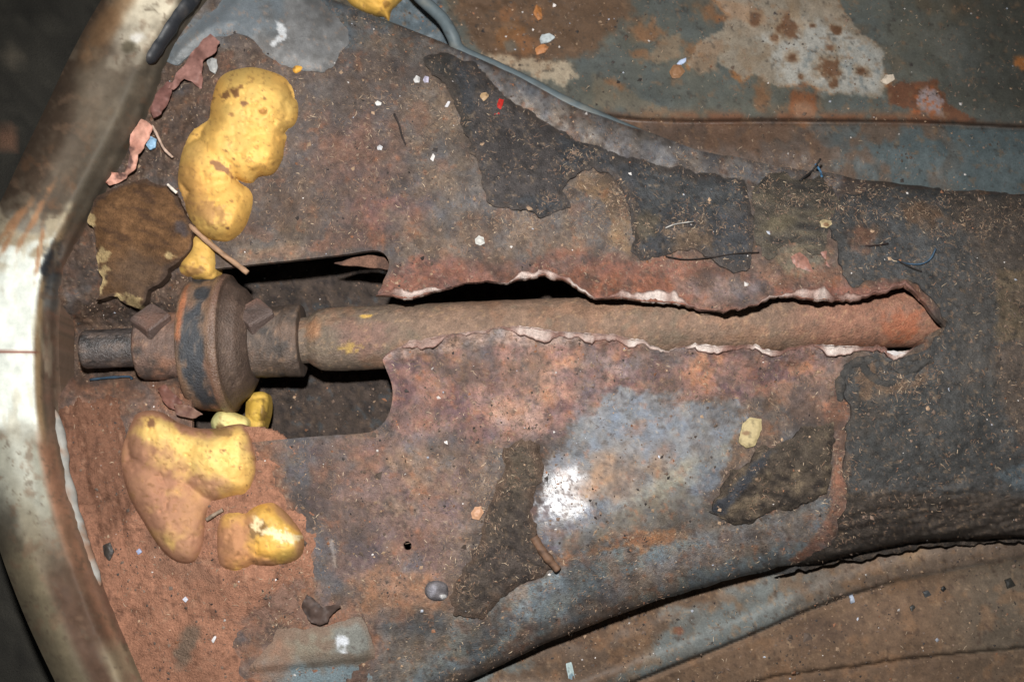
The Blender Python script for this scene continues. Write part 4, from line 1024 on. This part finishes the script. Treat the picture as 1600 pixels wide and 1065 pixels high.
def foam(outline, base_z, height, R, blobs, cf, label, name='foam_lump', group='lumps of yellow expanding foam', seed=0, step=2.2, pits=(), absolute=False):
    P = spline(outline, 6)
    m0 = any_top(P[:, 0], P[:, 1]).mean()
    base = (lambda u, v: base_z) if absolute else (lambda u, v: m0 - 10 + 0 * u)
    def zf(u, v, d):
        e = np.sqrt(np.clip(1 - (1 - np.clip(d / R, 0, 1)) ** 2, 0, 1))
        h = np.zeros(len(u))
        for (cx, cy, r, k) in blobs:
            q = np.clip(1 - ((u - cx) ** 2 + (v - cy) ** 2) / r ** 2, 0, 1)
            h = np.log(np.exp(h / 3.5) + np.exp(1.45 * k * np.sqrt(q) / 3.5) - 1) * 3.5
        z = base(u, v) + e * (height + h) + e * (4.5 * fbm(u, v, 30, 3, seed) + 1.2 * fbm(u, v, 11, 3, seed + 2) - 2.6 * ss(.55, .8, fbm(u, v, 8, 2, seed + 6)) - 1.2 * np.exp(-(fbm(u, v, 60, 2, seed + 8) / .035) ** 2) * ss(0, .4, fbm(u, v, 50, 2, seed + 9)))
        for (cx, cy, r, k) in pits:
            z = z - k * np.exp(-((u - cx) ** 2 + (v - cy) ** 2) / r ** 2) * e
        return z
    o = relief(name, P, zf, cf, MT['foam'], None, step=step, skirt=26)
    return tag(o, label, 'foam', group)
YF = (206, 163, 86)
foam([(330, 160), (345, 120), (385, 105), (420, 110), (450, 125), (466, 155), (466, 190), (448, 225), (444, 250), (428, 275), (402, 282), (400, 320), (385, 360), (360, 380), (325, 374), (300, 352), (288, 320), (278, 285), (284, 240), (300, 205), (325, 185)],
     -40, 18, 30, [(393, 168, 66, 46), (398, 236, 52, 42), (325, 262, 48, 34), (362, 225, 50, 40), (342, 328, 54, 40), (372, 318, 30, 26), (445, 176, 26, 26), (432, 228, 24, 22), (420, 130, 30, 20)],
     foam_col(YF, [(366, 142, 15, 9, (104, 70, 44), -.5), (383, 162, 6, 4, (110, 76, 60)), (361, 178, 4, 3, (130, 90, 60)), (345, 262, 18, 5, (130, 92, 66), .6), (325, 330, 24, 18, (164, 122, 74), .6), (411, 174, 5, 4, (140, 96, 50)), (356, 356, 3, 2, (90, 60, 40))],
              [(300, 290, 26, 50, (182, 136, 74))], 600),
     'big three lobed yellow foam lump above the coupling disc', seed=610, pits=[(411, 174, 6, 8), (425, 195, 8, 3), (442, 172, 9, 3)])
foam([(292, 392), (300, 366), (330, 372), (338, 392), (338, 434), (310, 436), (284, 430), (280, 412)], -70, 20, 20, [(312, 400, 34, 10)],
     foam_col((200, 156, 78), [(300, 425, 18, 8, (140, 104, 60))], [], 620), 'short yellow foam stub between the big lump and the disc', seed=625)
foam([(208, 655), (225, 642), (250, 643), (275, 658), (305, 668), (335, 670), (358, 664), (384, 664), (398, 690), (405, 730), (402, 765), (388, 785), (360, 782), (330, 800), (324, 830), (318, 860), (302, 880), (276, 878), (252, 858), (226, 818), (200, 770), (190, 710)],
     -75, 16, 34, [(345, 715, 70, 40), (270, 690, 70, 34), (280, 810, 62, 24), (370, 745, 44, 14), (245, 760, 60, 22), (292, 850, 44, 18)],
     foam_col((212, 172, 98), [(235, 662, 9, 6, (120, 84, 60)), (345, 672, 20, 6, (150, 116, 70), .2)], [(218, 770, 56, 60, (152, 108, 84), .5), (275, 808, 62, 50, (154, 110, 86), .5), (322, 775, 36, 28, (160, 116, 88), .3), (200, 715, 22, 44, (154, 110, 86)), (290, 862, 26, 26, (158, 114, 88))], 630, 1.0),
     'broad yellow foam lump dusted with soil below the disc', seed=635)
foam([(345, 795), (380, 783), (412, 775), (432, 785), (455, 808), (474, 835), (475, 862), (462, 878), (430, 885), (400, 888), (372, 905), (345, 890), (338, 850)],
     -78, 12, 28, [(425, 838, 54, 30), (370, 845, 46, 20)],
     foam_col((202, 156, 74), [(402, 826, 12, 14, (120, 92, 60), .4), (440, 836, 24, 9, (226, 204, 160), .1), (455, 838, 12, 6, (218, 196, 150)), (400, 818, 8, 10, (222, 200, 156))], [(362, 850, 34, 54, (162, 114, 84), .1), (385, 880, 40, 16, (176, 122, 80))], 640, .7),
     'small round foam lump with a broken cream face near the lower soil', seed=645, pits=[(402, 826, 9, 6), (438, 838, 14, 3)])
foam([(386, 622), (402, 612), (418, 616), (420, 640), (414, 664), (404, 688), (396, 680), (384, 664)], -110, 16, 12, [(404, 640, 18, 8)],
     foam_col((178, 146, 62), [(410, 650, 4, 22, (110, 86, 40), .1)], [], 650), 'creased foam shard hanging into the slot right of the disc', seed=655, absolute=True)
foam([(330, 656), (345, 640), (366, 644), (388, 655), (384, 672), (350, 676), (334, 672)], -84, 20, 10, [(358, 660, 20, 4)],
     foam_col((206, 190, 122), [(345, 668, 10, 6, (120, 96, 60))], [], 660), 'pale foam sliver wedged under the bottom of the disc', seed=665, absolute=True)
foam([(520, -40), (640, -40), (632, -5), (622, 8), (612, 18), (608, 36), (600, 28), (585, 26), (560, 16), (540, 0)], -60, 20, 22, [(590, -5, 45, 20), (606, 22, 12, 6)],
     foam_col((204, 158, 70), [(604, 8, 5, 5, (130, 90, 40))], [], 670), 'yellow foam lump cut by the top of the photo', seed=675)
foam([(455, 105), (462, 99), (478, 100), (480, 107), (472, 113), (462, 118), (455, 113)], -66, 5, 8, [(466, 108, 12, 7)], foam_col((204, 152, 60), [], [], 680), 'tiny yellow foam drop at the tip of the grey flap', seed=685, step=1.4)

# ------------------------------------------------------------------ scraps, leaves, twigs, chips
def scrap_col(u, v, d):
    p = Paint(u, v, (98, 72, 50))
    n = fbm(u * .5 + v * .2, v * 1.6 - u * .5, 13, 4, 870)
    p.lay(ss(0, .7, n) * .8, (72, 54, 42)); p.lay(ss(.1, .8, -n) * .6, (122, 90, 62))
    p.blob(220, 440, 60, 40, (88, 72, 60), .2, .7, .5, 25, 871, .7)
    e = (1 - ss(1, 6, d + 4 * fbm(u, v, 20, 2, 872)))
    p.lay(e * .7, (64, 52, 46))
    for (x, y, a, b) in ((156, 436, 11, 22), (160, 402, 10, 12), (140, 344, 8, 10), (206, 470, 18, 9), (265, 400, 7, 6), (186, 466, 10, 6)): p.blob(x, y, a, b, (176, 154, 112), .3, .25, .6, 8, 879, .85)
    p.blob(285, 355, 10, 12, (74, 66, 66), .3, .5, .5, 9, 874, .9); p.mottle(6, .12, 875); p.r[:] = .95; p.sp[:] = .1
    return p.out()
SCR = rough([(135, 345), (150, 310), (185, 290), (232, 280), (258, 290), (276, 306), (290, 336), (300, 352), (296, 385), (278, 410), (262, 428), (240, 445), (226, 470), (214, 482), (196, 474), (184, 462), (165, 464), (150, 468), (160, 432), (152, 398), (146, 362)], 6, 5, 876, 16)
scrap = relief('foam_scrap', SCR, lambda u, v, d: tun_z(u, v, False) + 26 + 10 * ss(0, 18, d) + 3 * fbm(u, v, 30, 3, 877) + 1.2 * fbm(u * .5, v * 1.6, 8, 3, 878), scrap_col, MT['soil'], None, step=2.2, skirt=20)
tag(scrap, 'brown fibrous slab with pale torn edges left of the big foam lump', 'scrap')

def leaf(outline, base, label, lift=10, seed=0, dark=(84, 56, 50), blotch=(), zf=None, rip=6):
    P = rough(rough(np.array(outline, float), 6, 3.0, seed, 16), 3, 1.0, seed + 1, 5)
    def cf(u, v, d):
        p = Paint(u, v, base); p.fleck(16, .2, .7, dark, seed + 1, .6); p.mottle(8, .1, seed + 2)
        for q in blotch: p.blob(*q[:5], ang=q[5] if len(q) > 5 else 0, soft=.2, amp=.4, scale=9, seed=seed + 3)
        p.r[:] = .65; return p.out()
    def z0(u, v, d): return any_top(u, v) * .25 + np.mean(any_top(u, v)) * .75 + lift + rip * 2 * fbm(u, v, 32, 2, seed + 4) + rip * np.exp(-d / 4) * fbm(u, v, 14, 2, seed + 5)
    o = relief('leaf', P, zf or z0, cf, MT['litter'], None, step=1.8, skirt=1.6, bottom=True)
    return tag(o, label, 'dead leaf', 'dead leaves caught at the left')
leaf([(262, 140), (280, 110), (305, 76), (330, 52), (344, 66), (336, 84), (318, 96), (316, 140), (300, 128), (288, 124), (270, 142)], (132, 96, 88), 'dull red brown curled leaf left of the top of the foam', 22, 880)
leaf([(232, 172), (244, 146), (258, 128), (268, 132), (266, 156), (252, 178), (240, 184)], (112, 78, 72), 'short dark leaf piece between the pink leaf and the red brown leaf', 24, 884)
leaf([(162, 282), (168, 268), (196, 272), (204, 240), (204, 206), (222, 184), (238, 196), (232, 220), (216, 240), (212, 262), (196, 280), (172, 290)], (190, 142, 124), 'pale pink curled leaf above the brown slab', 26, 888, (172, 120, 104), [(192, 252, 15, 24, (92, 68, 62), .25), (164, 288, 4, 4, (110, 60, 50))])
leaf([(472, 945), (480, 928), (492, 938), (504, 946), (524, 942), (532, 948), (514, 962), (512, 974), (494, 974), (480, 966)], (70, 56, 50), 'black brown crumpled leaf near the bottom bracket plate', 8, 892, (50, 42, 40))
leaf([(246, 608), (258, 602), (276, 618), (290, 640), (280, 646), (262, 636)], (104, 70, 60), 'dark leaf tucked below the left hub', 18, 896)
leaf([(268, 628), (300, 634), (318, 646), (300, 654), (276, 648)], (110, 84, 72), 'brown leaf shred above the broad foam lump', 26, 898)

def stick(pts, r, base, label, name='twig', lift=4, cat='twig', group='twigs lying on the metal', seed=0, sides=7, z=None):
    q = spline(pts, 5, False)
    zz = (any_top(q[:, 0], q[:, 1]).max() if z is None else 0) + lift if z is None else np.linspace(z[0], z[1], len(q))
    if z is None: zz = any_top(q[:, 0], q[:, 1]) * .5 + .5 * any_top(q[:, 0], q[:, 1]).max() + lift
    P, F = tube(pt(q[:, 0], q[:, 1], zz), r * (1 + .2 * fbm(q[:, 0], q[:, 1], 9, 2, seed)), sides)
    p = Paint(P[:, 0], P[:, 1], base); p.fleck(8, .2, .7, tuple(np.array(base) * .6), seed + 1, .7); p.mottle(5, .15, seed + 2); p.r[:] = .7
    c, ro, sp = p.out()
    return tag(mesh_obj(name, P, F, MT['litter'], None, c, ro, sp), label, cat, group)
stick([(297, 352), (320, 374), (350, 398), (387, 426)], 4.2, (146, 116, 92), 'straight brown twig pointing from the brown slab to the slot', seed=900, z=(0, 14))
stick([(238, 196), (246, 212), (256, 232), (270, 246)], 2.2, (170, 146, 130), 'thin pale stem curling off the pink leaf', lift=16, seed=902)
stick([(834, 838), (846, 858), (860, 876), (872, 890)], 7, (98, 74, 58), 'short thick bark stick on the lower felt patch', lift=4, seed=904)
stick([(322, 812), (334, 804), (348, 796)], 3.2, (132, 116, 100), 'small grey twig between the two lower foam lumps', lift=5, seed=906)
stick([(262, 288), (270, 296), (276, 301)], 2.6, (206, 196, 184), 'tiny white twig end beside the foam and the brown slab', lift=38, seed=908)
stick([(1040, 400), (1070, 405), (1110, 402), (1150, 396), (1186, 394)], 1.1, (44, 36, 32), 'long dark hair lying along the upper felt pad', name='hair', lift=3, cat='hair', group='hairs and threads', seed=910, sides=5)
stick([(1040, 356), (1056, 350), (1084, 346)], 1.0, (170, 166, 160), 'short pale hair on the upper felt pad', name='hair', lift=3, cat='hair', group='hairs and threads', seed=911, sides=5)
stick([(1402, 408), (1420, 412), (1440, 412), (1454, 404), (1462, 388)], 1.5, (58, 78, 96), 'blue thread on the charcoal felt', name='thread', lift=3, cat='thread', group='hairs and threads', seed=912, sides=5)
stick([(1402, 406), (1420, 416), (1440, 424)], 1.2, (36, 32, 30), 'black hair crossing the blue thread', name='hair', lift=4, cat='hair', group='hairs and threads', seed=913, sides=5)
stick([(1250, 282), (1268, 268), (1282, 248)], 2.2, (36, 34, 34), 'stiff black bristle at the upper edge of the tunnel', name='bristle', lift=5, cat='bristle', group='hairs and threads', seed=914, sides=5)
stick([(1274, 256), (1281, 266), (1284, 276)], 2.0, (62, 106, 140), 'bright blue thread beside the black bristle', name='thread', lift=4, cat='thread', group='hairs and threads', seed=915, sides=5)
stick([(140, 593), (165, 590), (200, 588), (206, 592)], 2.4, (42, 60, 76), 'dark blue thread under the thin rod end', name='thread', lift=3, cat='thread', group='hairs and threads', seed=916, sides=5)
stick([(1352, 384), (1370, 383), (1388, 380)], 1.2, (40, 30, 28), 'short dark hair on the reddish spot of the charcoal felt', name='hair', lift=3, cat='hair', group='hairs and threads', seed=917, sides=5)
stick([(616, 178), (624, 196), (628, 212), (634, 226)], 1.6, (44, 38, 36), 'dark curved shred on the upper left sheet', name='hair', lift=1.5, cat='hair', group='hairs and threads', seed=918, sides=5)

def chip(outline, base, label, name='paint_chip', cat='paint chip', group='loose chips and flakes', th=3, dome=1.5, seed=0, spots=(), lift=1.5, step=1.3, ro=.5):
    P = rough(np.array(outline, float), 3, .8, seed, 5)
    def cf(u, v, d):
        p = Paint(u, v, np.array(base) * .88); p.fleck(6, .2, .7, tuple(np.array(base) * .62), seed + 1, .7)
        for q in spots: p.blob(*q, soft=.3, amp=.4, scale=6, seed=seed + 2)
        p.r[:] = ro; return p.out()
    o = relief(name, P, lambda u, v, d: any_top(u, v) * .3 + .7 * any_top(u, v).mean() + lift + th * .5 + dome * ss(0, 5, d) + .8 * fbm(u, v, 9, 2, seed + 3), cf, MT['litter'], None, step=step, skirt=th)
    return tag(o, label, cat, group)
chip([(1154, 690), (1160, 662), (1172, 652), (1190, 654), (1190, 672), (1180, 696), (1166, 700)], (184, 166, 124), 'tan bark flake on the blue grey metal by the folded felt', 'bark_flake', 'flake', th=5, dome=3, seed=920, step=1.6, spots=[(1165, 676, 6, 3, (120, 96, 70))], ro=.7)
chip([(772, 180), (778, 172), (776, 164), (780, 154), (787, 156), (784, 168), (780, 182), (775, 184)], (186, 44, 36), 'bright red paint shred on the upper felt pad', 'paint_shred', seed=924, dome=2)
chip([(748, 156), (752, 146), (760, 144), (764, 150), (756, 158)], (176, 146, 110), 'tan chip left of the red shred', seed=928)
chip([(843, 62), (847, 54), (858, 52), (868, 58), (858, 66), (846, 69)], (188, 196, 198), 'pale blue white chip on the brown grime above the pipe', seed=932)
chip([(1058, 100), (1062, 94), (1072, 90), (1072, 96), (1064, 102)], (190, 206, 236), 'sky blue chip left of the pale flaked patch', seed=936)
chip([(742, 374), (748, 368), (756, 371), (757, 380), (750, 384), (743, 381)], (196, 194, 188), 'round white chip above the upper lip of the tear', seed=940, dome=3)
chip([(646, 124), (650, 118), (656, 121), (655, 129), (648, 130)], (206, 204, 202), 'white chip left of a lilac chip near the top felt corner', seed=944)
chip([(661, 125), (664, 119), (670, 121), (669, 129), (663, 130)], (196, 190, 210), 'lilac white chip near the top felt corner', seed=948)
chip([(586, 160), (590, 157), (596, 160), (595, 164), (588, 165)], (214, 212, 208), 'white chip on bare sheet right of the foam', seed=952)
chip([(589, 229), (593, 226), (598, 229), (596, 234), (590, 234)], (206, 206, 208), 'white chip above the reddish stain right of the foam', seed=956)
chip([(694, 168), (700, 158), (704, 159), (700, 167)], (206, 204, 206), 'narrow white chip beside the upper felt pad', seed=960)
chip([(672, 248), (676, 240), (680, 244), (677, 252)], (210, 204, 200), 'small white splinter right of the dark shred', seed=964)
chip([(322, 96), (328, 90), (338, 92), (340, 104), (336, 116), (328, 110)], (168, 168, 166), 'crumpled grey white scrap beside the red brown leaf', 'paper_scrap', 'scrap', seed=968, lift=8, dome=3)
chip([(228, 226), (236, 212), (244, 218), (242, 230), (234, 234)], (150, 190, 220), 'light blue scrap tucked behind the pink leaf', 'paper_scrap', 'scrap', seed=972, lift=10, dome=3)
chip([(884, 1036), (893, 1033), (899, 1062), (903, 1085), (892, 1085)], (168, 186, 186), 'white and blue paper strip on the lower floor panel', 'paper_strip', 'paper', seed=976, th=2, spots=[(893, 1058, 4, 7, (90, 110, 120))])
chip([(1327, 930), (1332, 927), (1336, 940), (1330, 942)], (176, 186, 204), 'blue white chip beside the lower floor seam', seed=980)
chip([(1570, 906), (1579, 902), (1587, 914), (1574, 920)], (50, 48, 44), 'black triangular chip on the far right of the lower floor', seed=984)
chip([(1442, 924), (1450, 921), (1455, 929), (1446, 933)], (66, 68, 70), 'dark grey chip left of a black ring on the lower floor', seed=988)
chip([(1472, 916), (1476, 914), (1479, 919), (1474, 924), (1470, 921)], (28, 28, 28), 'small black ring shaped bit on the lower floor', seed=992)
chip([(1422, 948), (1427, 944), (1431, 948), (1425, 955)], (58, 56, 52), 'small dark chip below the dark grey chip on the lower floor', seed=996)
chip([(1281, 346), (1286, 342), (1298, 345), (1300, 350), (1292, 356), (1283, 354)], (188, 168, 130), 'cup shaped tan seed husk on the felt edge', 'seed_husk', 'husk', th=4, dome=3, seed=1000, spots=[(1291, 351, 4, 3, (110, 84, 60))])
chip([(1282, 394), (1292, 392), (1290, 412), (1300, 420)], (150, 108, 96), 'pinkish rust flake above the tear', 'rust_flake', 'flake', seed=1004)
chip([(1236, 400), (1250, 393), (1262, 404), (1272, 426), (1258, 422), (1240, 416)], (156, 112, 98), 'larger pink rust flake left of the husk', 'rust_flake', 'flake', seed=1008)
chip([(736, 800), (742, 792), (752, 790), (756, 800), (748, 812), (738, 810)], (196, 150, 118), 'orange tan chip beside the lower felt patch', seed=1012, dome=3)
chip([(833, 20), (838, 8), (846, 14), (848, 30), (840, 32)], (176, 116, 66), 'orange rust flake on the brown grime', 'rust_flake', 'flake', seed=1016)
chip([(836, 76), (848, 68), (858, 74), (852, 82), (838, 86)], (182, 122, 76), 'orange flake right below the pale blue white chip', 'rust_flake', 'flake', seed=1020)
chip([(1046, 112), (1052, 102), (1064, 100), (1070, 112), (1062, 122), (1050, 122)], (150, 112, 82), 'broken rust blister under the sky blue chip', 'rust_flake', 'flake', seed=1024, dome=4)
chip([(1376, 127), (1384, 117), (1396, 116), (1398, 124), (1386, 132)], (216, 200, 180), 'cream flake at the corner of the pale flaked patch', seed=1028)
chip([(1380, 548), (1396, 548), (1416, 550), (1404, 558), (1392, 556)], (206, 200, 198), 'curled white metal sliver at the end of the tear', 'metal_sliver', 'sliver', seed=1032, lift=2)
chip([(160, 852), (172, 846), (178, 862), (170, 876), (162, 866)], (58, 52, 48), 'black flake on the soil beside the rim', seed=1036)
chip([(285, 936), (290, 931), (294, 936), (290, 941)], (206, 206, 216), 'small white chip in the middle of the soil', seed=1040)
chip([(330, 1000), (336, 992), (338, 994), (333, 1004)], (210, 206, 206), 'white splinter low on the soil', seed=1044)
chip([(212, 860), (218, 856), (222, 862), (216, 866)], (150, 160, 190), 'blue grey bead on the soil', seed=1048)

# ------------------------------------------------------------------ litter nobody could count
def scatter(name, n, dens, kind_, label, seed, inner=False):
    r = np.random.default_rng(seed)
    uu, vv = [], []
    while sum(map(len, uu)) < n:
        a = r.random(n * 2) * 1640 - 10; b = r.random(n * 2) * 1100 - 15
        k = r.random(n * 2) < dens(a, b)
        uu.append(a[k]); vv.append(b[k])
    u = np.concatenate(uu)[:n]; v = np.concatenate(vv)[:n]
    z = any_top(u, v) if not inner else -195 + 9 * fbm(u, v, 40, 4, 440) + 2 * fbm(u, v, 9, 2, 447)
    hin = pdist(u, v, HOLE, 60)[0] > -3
    g = hin if inner else ~hin
    u, v, z = u[g], v[g], z[g]; n = len(u)
    C0 = pt(u, v, z)
    ang = r.random(n) * 2 * math.pi
    if kind_ == 'fibre':
        L = 2.5 + r.gamma(2.0, 1.4, n); rad = 0.28 + .3 * r.random(n)
        dirs = np.stack([np.cos(ang), np.sin(ang), .18 * r.normal(size=n)], 1)
        side = np.stack([-np.sin(ang), np.cos(ang), np.zeros(n)], 1)
        bend = r.normal(size=n) * .22 * L
        V_ = []
        for t in (-.5, 0, .5):
            c = C0 + dirs * (L * t)[:, None] + side * (bend * (0.25 - t * t) * 2)[:, None] + np.array([0, 0, 1.0]) * (rad * 1.1)[:, None]
            for q in range(3):
                th = q * 2.0944 + .5
                V_.append(c + side * (rad * math.cos(th) * (1 if t == 0 else .55))[:, None] + np.array([0, 0, 1.0]) * (rad * math.sin(th) * (1 if t == 0 else .55))[:, None])
        k = 9
        fl_ = []
        for j in range(2):
            for q in range(3): q2 = (q + 1) % 3; fl_.append((j * 3 + q, j * 3 + q2, j * 3 + 3 + q2, j * 3 + 3 + q))
        pal = np.array([(128, 108, 90), (112, 92, 76), (102, 82, 70), (160, 142, 120), (84, 72, 64), (116, 88, 70), (52, 46, 44)])
        pr = [.24, .24, .18, .08, .12, .08, .06]
    else:
        rad = .55 + r.gamma(1.3, .6, n)
        V_ = []
        base = np.array([(1, 0, 0), (0, 1, 0), (-1, 0, 0), (0, -1, 0), (0, 0, 1), (0, 0, -1)], float)
        for q in base:
            jit = 1 + .45 * r.normal(size=(n, 1)); d0 = np.tile(q, (n, 1))
            ca, sa = np.cos(ang), np.sin(ang)
            dd = np.stack([d0[:, 0] * ca - d0[:, 1] * sa, d0[:, 0] * sa + d0[:, 1] * ca, d0[:, 2] * .7], 1)
            V_.append(C0 + dd * rad[:, None] * np.clip(jit, .4, 1.7) + np.array([0, 0, .4]))
        k = 6
        fl_ = [(0, 1, 4), (1, 2, 4), (2, 3, 4), (3, 0, 4), (1, 0, 5), (2, 1, 5), (3, 2, 5), (0, 3, 5)]
        pal = np.array([(112, 94, 82), (86, 74, 66), (146, 122, 100), (196, 190, 186), (58, 53, 51), (128, 90, 68), (164, 168, 178)])
        pr = [.30, .29, .16, .025, .16, .06, .01]
    V_ = np.stack(V_, 1).reshape(-1, 3)
    F = (np.array(fl_)[None] + (np.arange(n) * k)[:, None, None]).reshape(-1, len(fl_[0]))
    ci = r.choice(len(pal), n, p=np.array(pr) / sum(pr))
    c = lin(pal[ci] * (.85 + .3 * r.random((n, 1))))
    c = np.repeat(c, k, 0)
    o = mesh_obj(name, V_, F, MT['litter'], None, c, .8, .25, smooth=False)
    return tag(o, label, None, None, 'stuff')

def d_fib(u, v):
    d = np.full(len(u), .16)
    d = np.where((v < top_v(u)) | (v > bot_v(u)), .05, d)
    d = d + .75 * em(u, v, 925, 320, 60, 70, 0, .4, .2, 20, 1100) + .5 * em(u, v, 1250, 290, 110, 40, .1, .6, .3, 20, 1101) + .45 * em(u, v, 1450, 330, 160, 40, .05, .6, .3, 20, 1102)
    d = d + .6 * em(u, v, 750, 790, 40, 110, .3, .5, .3, 20, 1103) + .5 * em(u, v, 1390, 600, 80, 24, 0, .6, .4, 14, 1104) + .5 * em(u, v, 800, 350, 110, 26, 0, .6, .3, 20, 1105) + .4 * em(u, v, 1310, 720, 26, 170, 0, .6, .3, 20, 1106)
    d = d + .35 * em(u, v, 1080, 370, 90, 40, 0, .6, .4, 20, 1107) + .3 * em(u, v, 670, 180, 90, 80, 0, .6, .4, 20, 1108) + .35 * em(u, v, 420, 960, 60, 40, 0, .6, .4, 20, 1109)
    d = d * (.25 + 1.1 * ss(-.3, .5, fbm(u, v, 26, 3, 1110)))
    d = np.where((u > 850) & (u < 1120) & (v > 640) & (v < 830), d * .15, d)
    d = np.where((u < 420) & (v > 560), d * .25, d); d = np.where(rim_frame(u, v) < 88, 0, d)
    return np.clip(d, 0, 1)
def d_grit(u, v):
    d = np.full(len(u), .22)
    d = d + .5 * em(u, v, 830, 50, 130, 50, 0, .6, .3, 20, 1120) + .45 * em(u, v, 960, 990, 110, 40, -.5, .6, .3, 20, 1121) + .4 * em(u, v, 1300, 970, 110, 40, -.3, .6, .3, 20, 1122)
    d = d + .5 * em(u, v, 180, 560, 90, 90, 0, .6, .3, 20, 1123) + .5 * em(u, v, 240, 180, 60, 90, .4, .6, .3, 20, 1124) + .3 * em(u, v, 800, 690, 60, 40, 0, .6, .3, 20, 1125)
    d = d * (.3 + 1.0 * ss(-.3, .5, fbm(u, v, 30, 3, 1126)))
    d = np.where(rim_frame(u, v) < 86, 0, d)
    return np.clip(d, 0, 1)
scatter('shavings', 20000, d_fib, 'fibre', 'fine tan fibres and shavings strewn over the metal', 1200)
scatter('grit', 9000, d_grit, 'grit', 'fine grit and specks strewn over the metal', 1201)
scatter('inner_grit', 1500, lambda u, v: ((u > 280) & (u < 960) & (v > 360) & (v < 720)) * (.3 + .7 * ss(-.3, .4, fbm(u, v, 20, 3, 1127))), 'grit', 'grit and specks on the dark floor inside the tunnel', 1202, True)
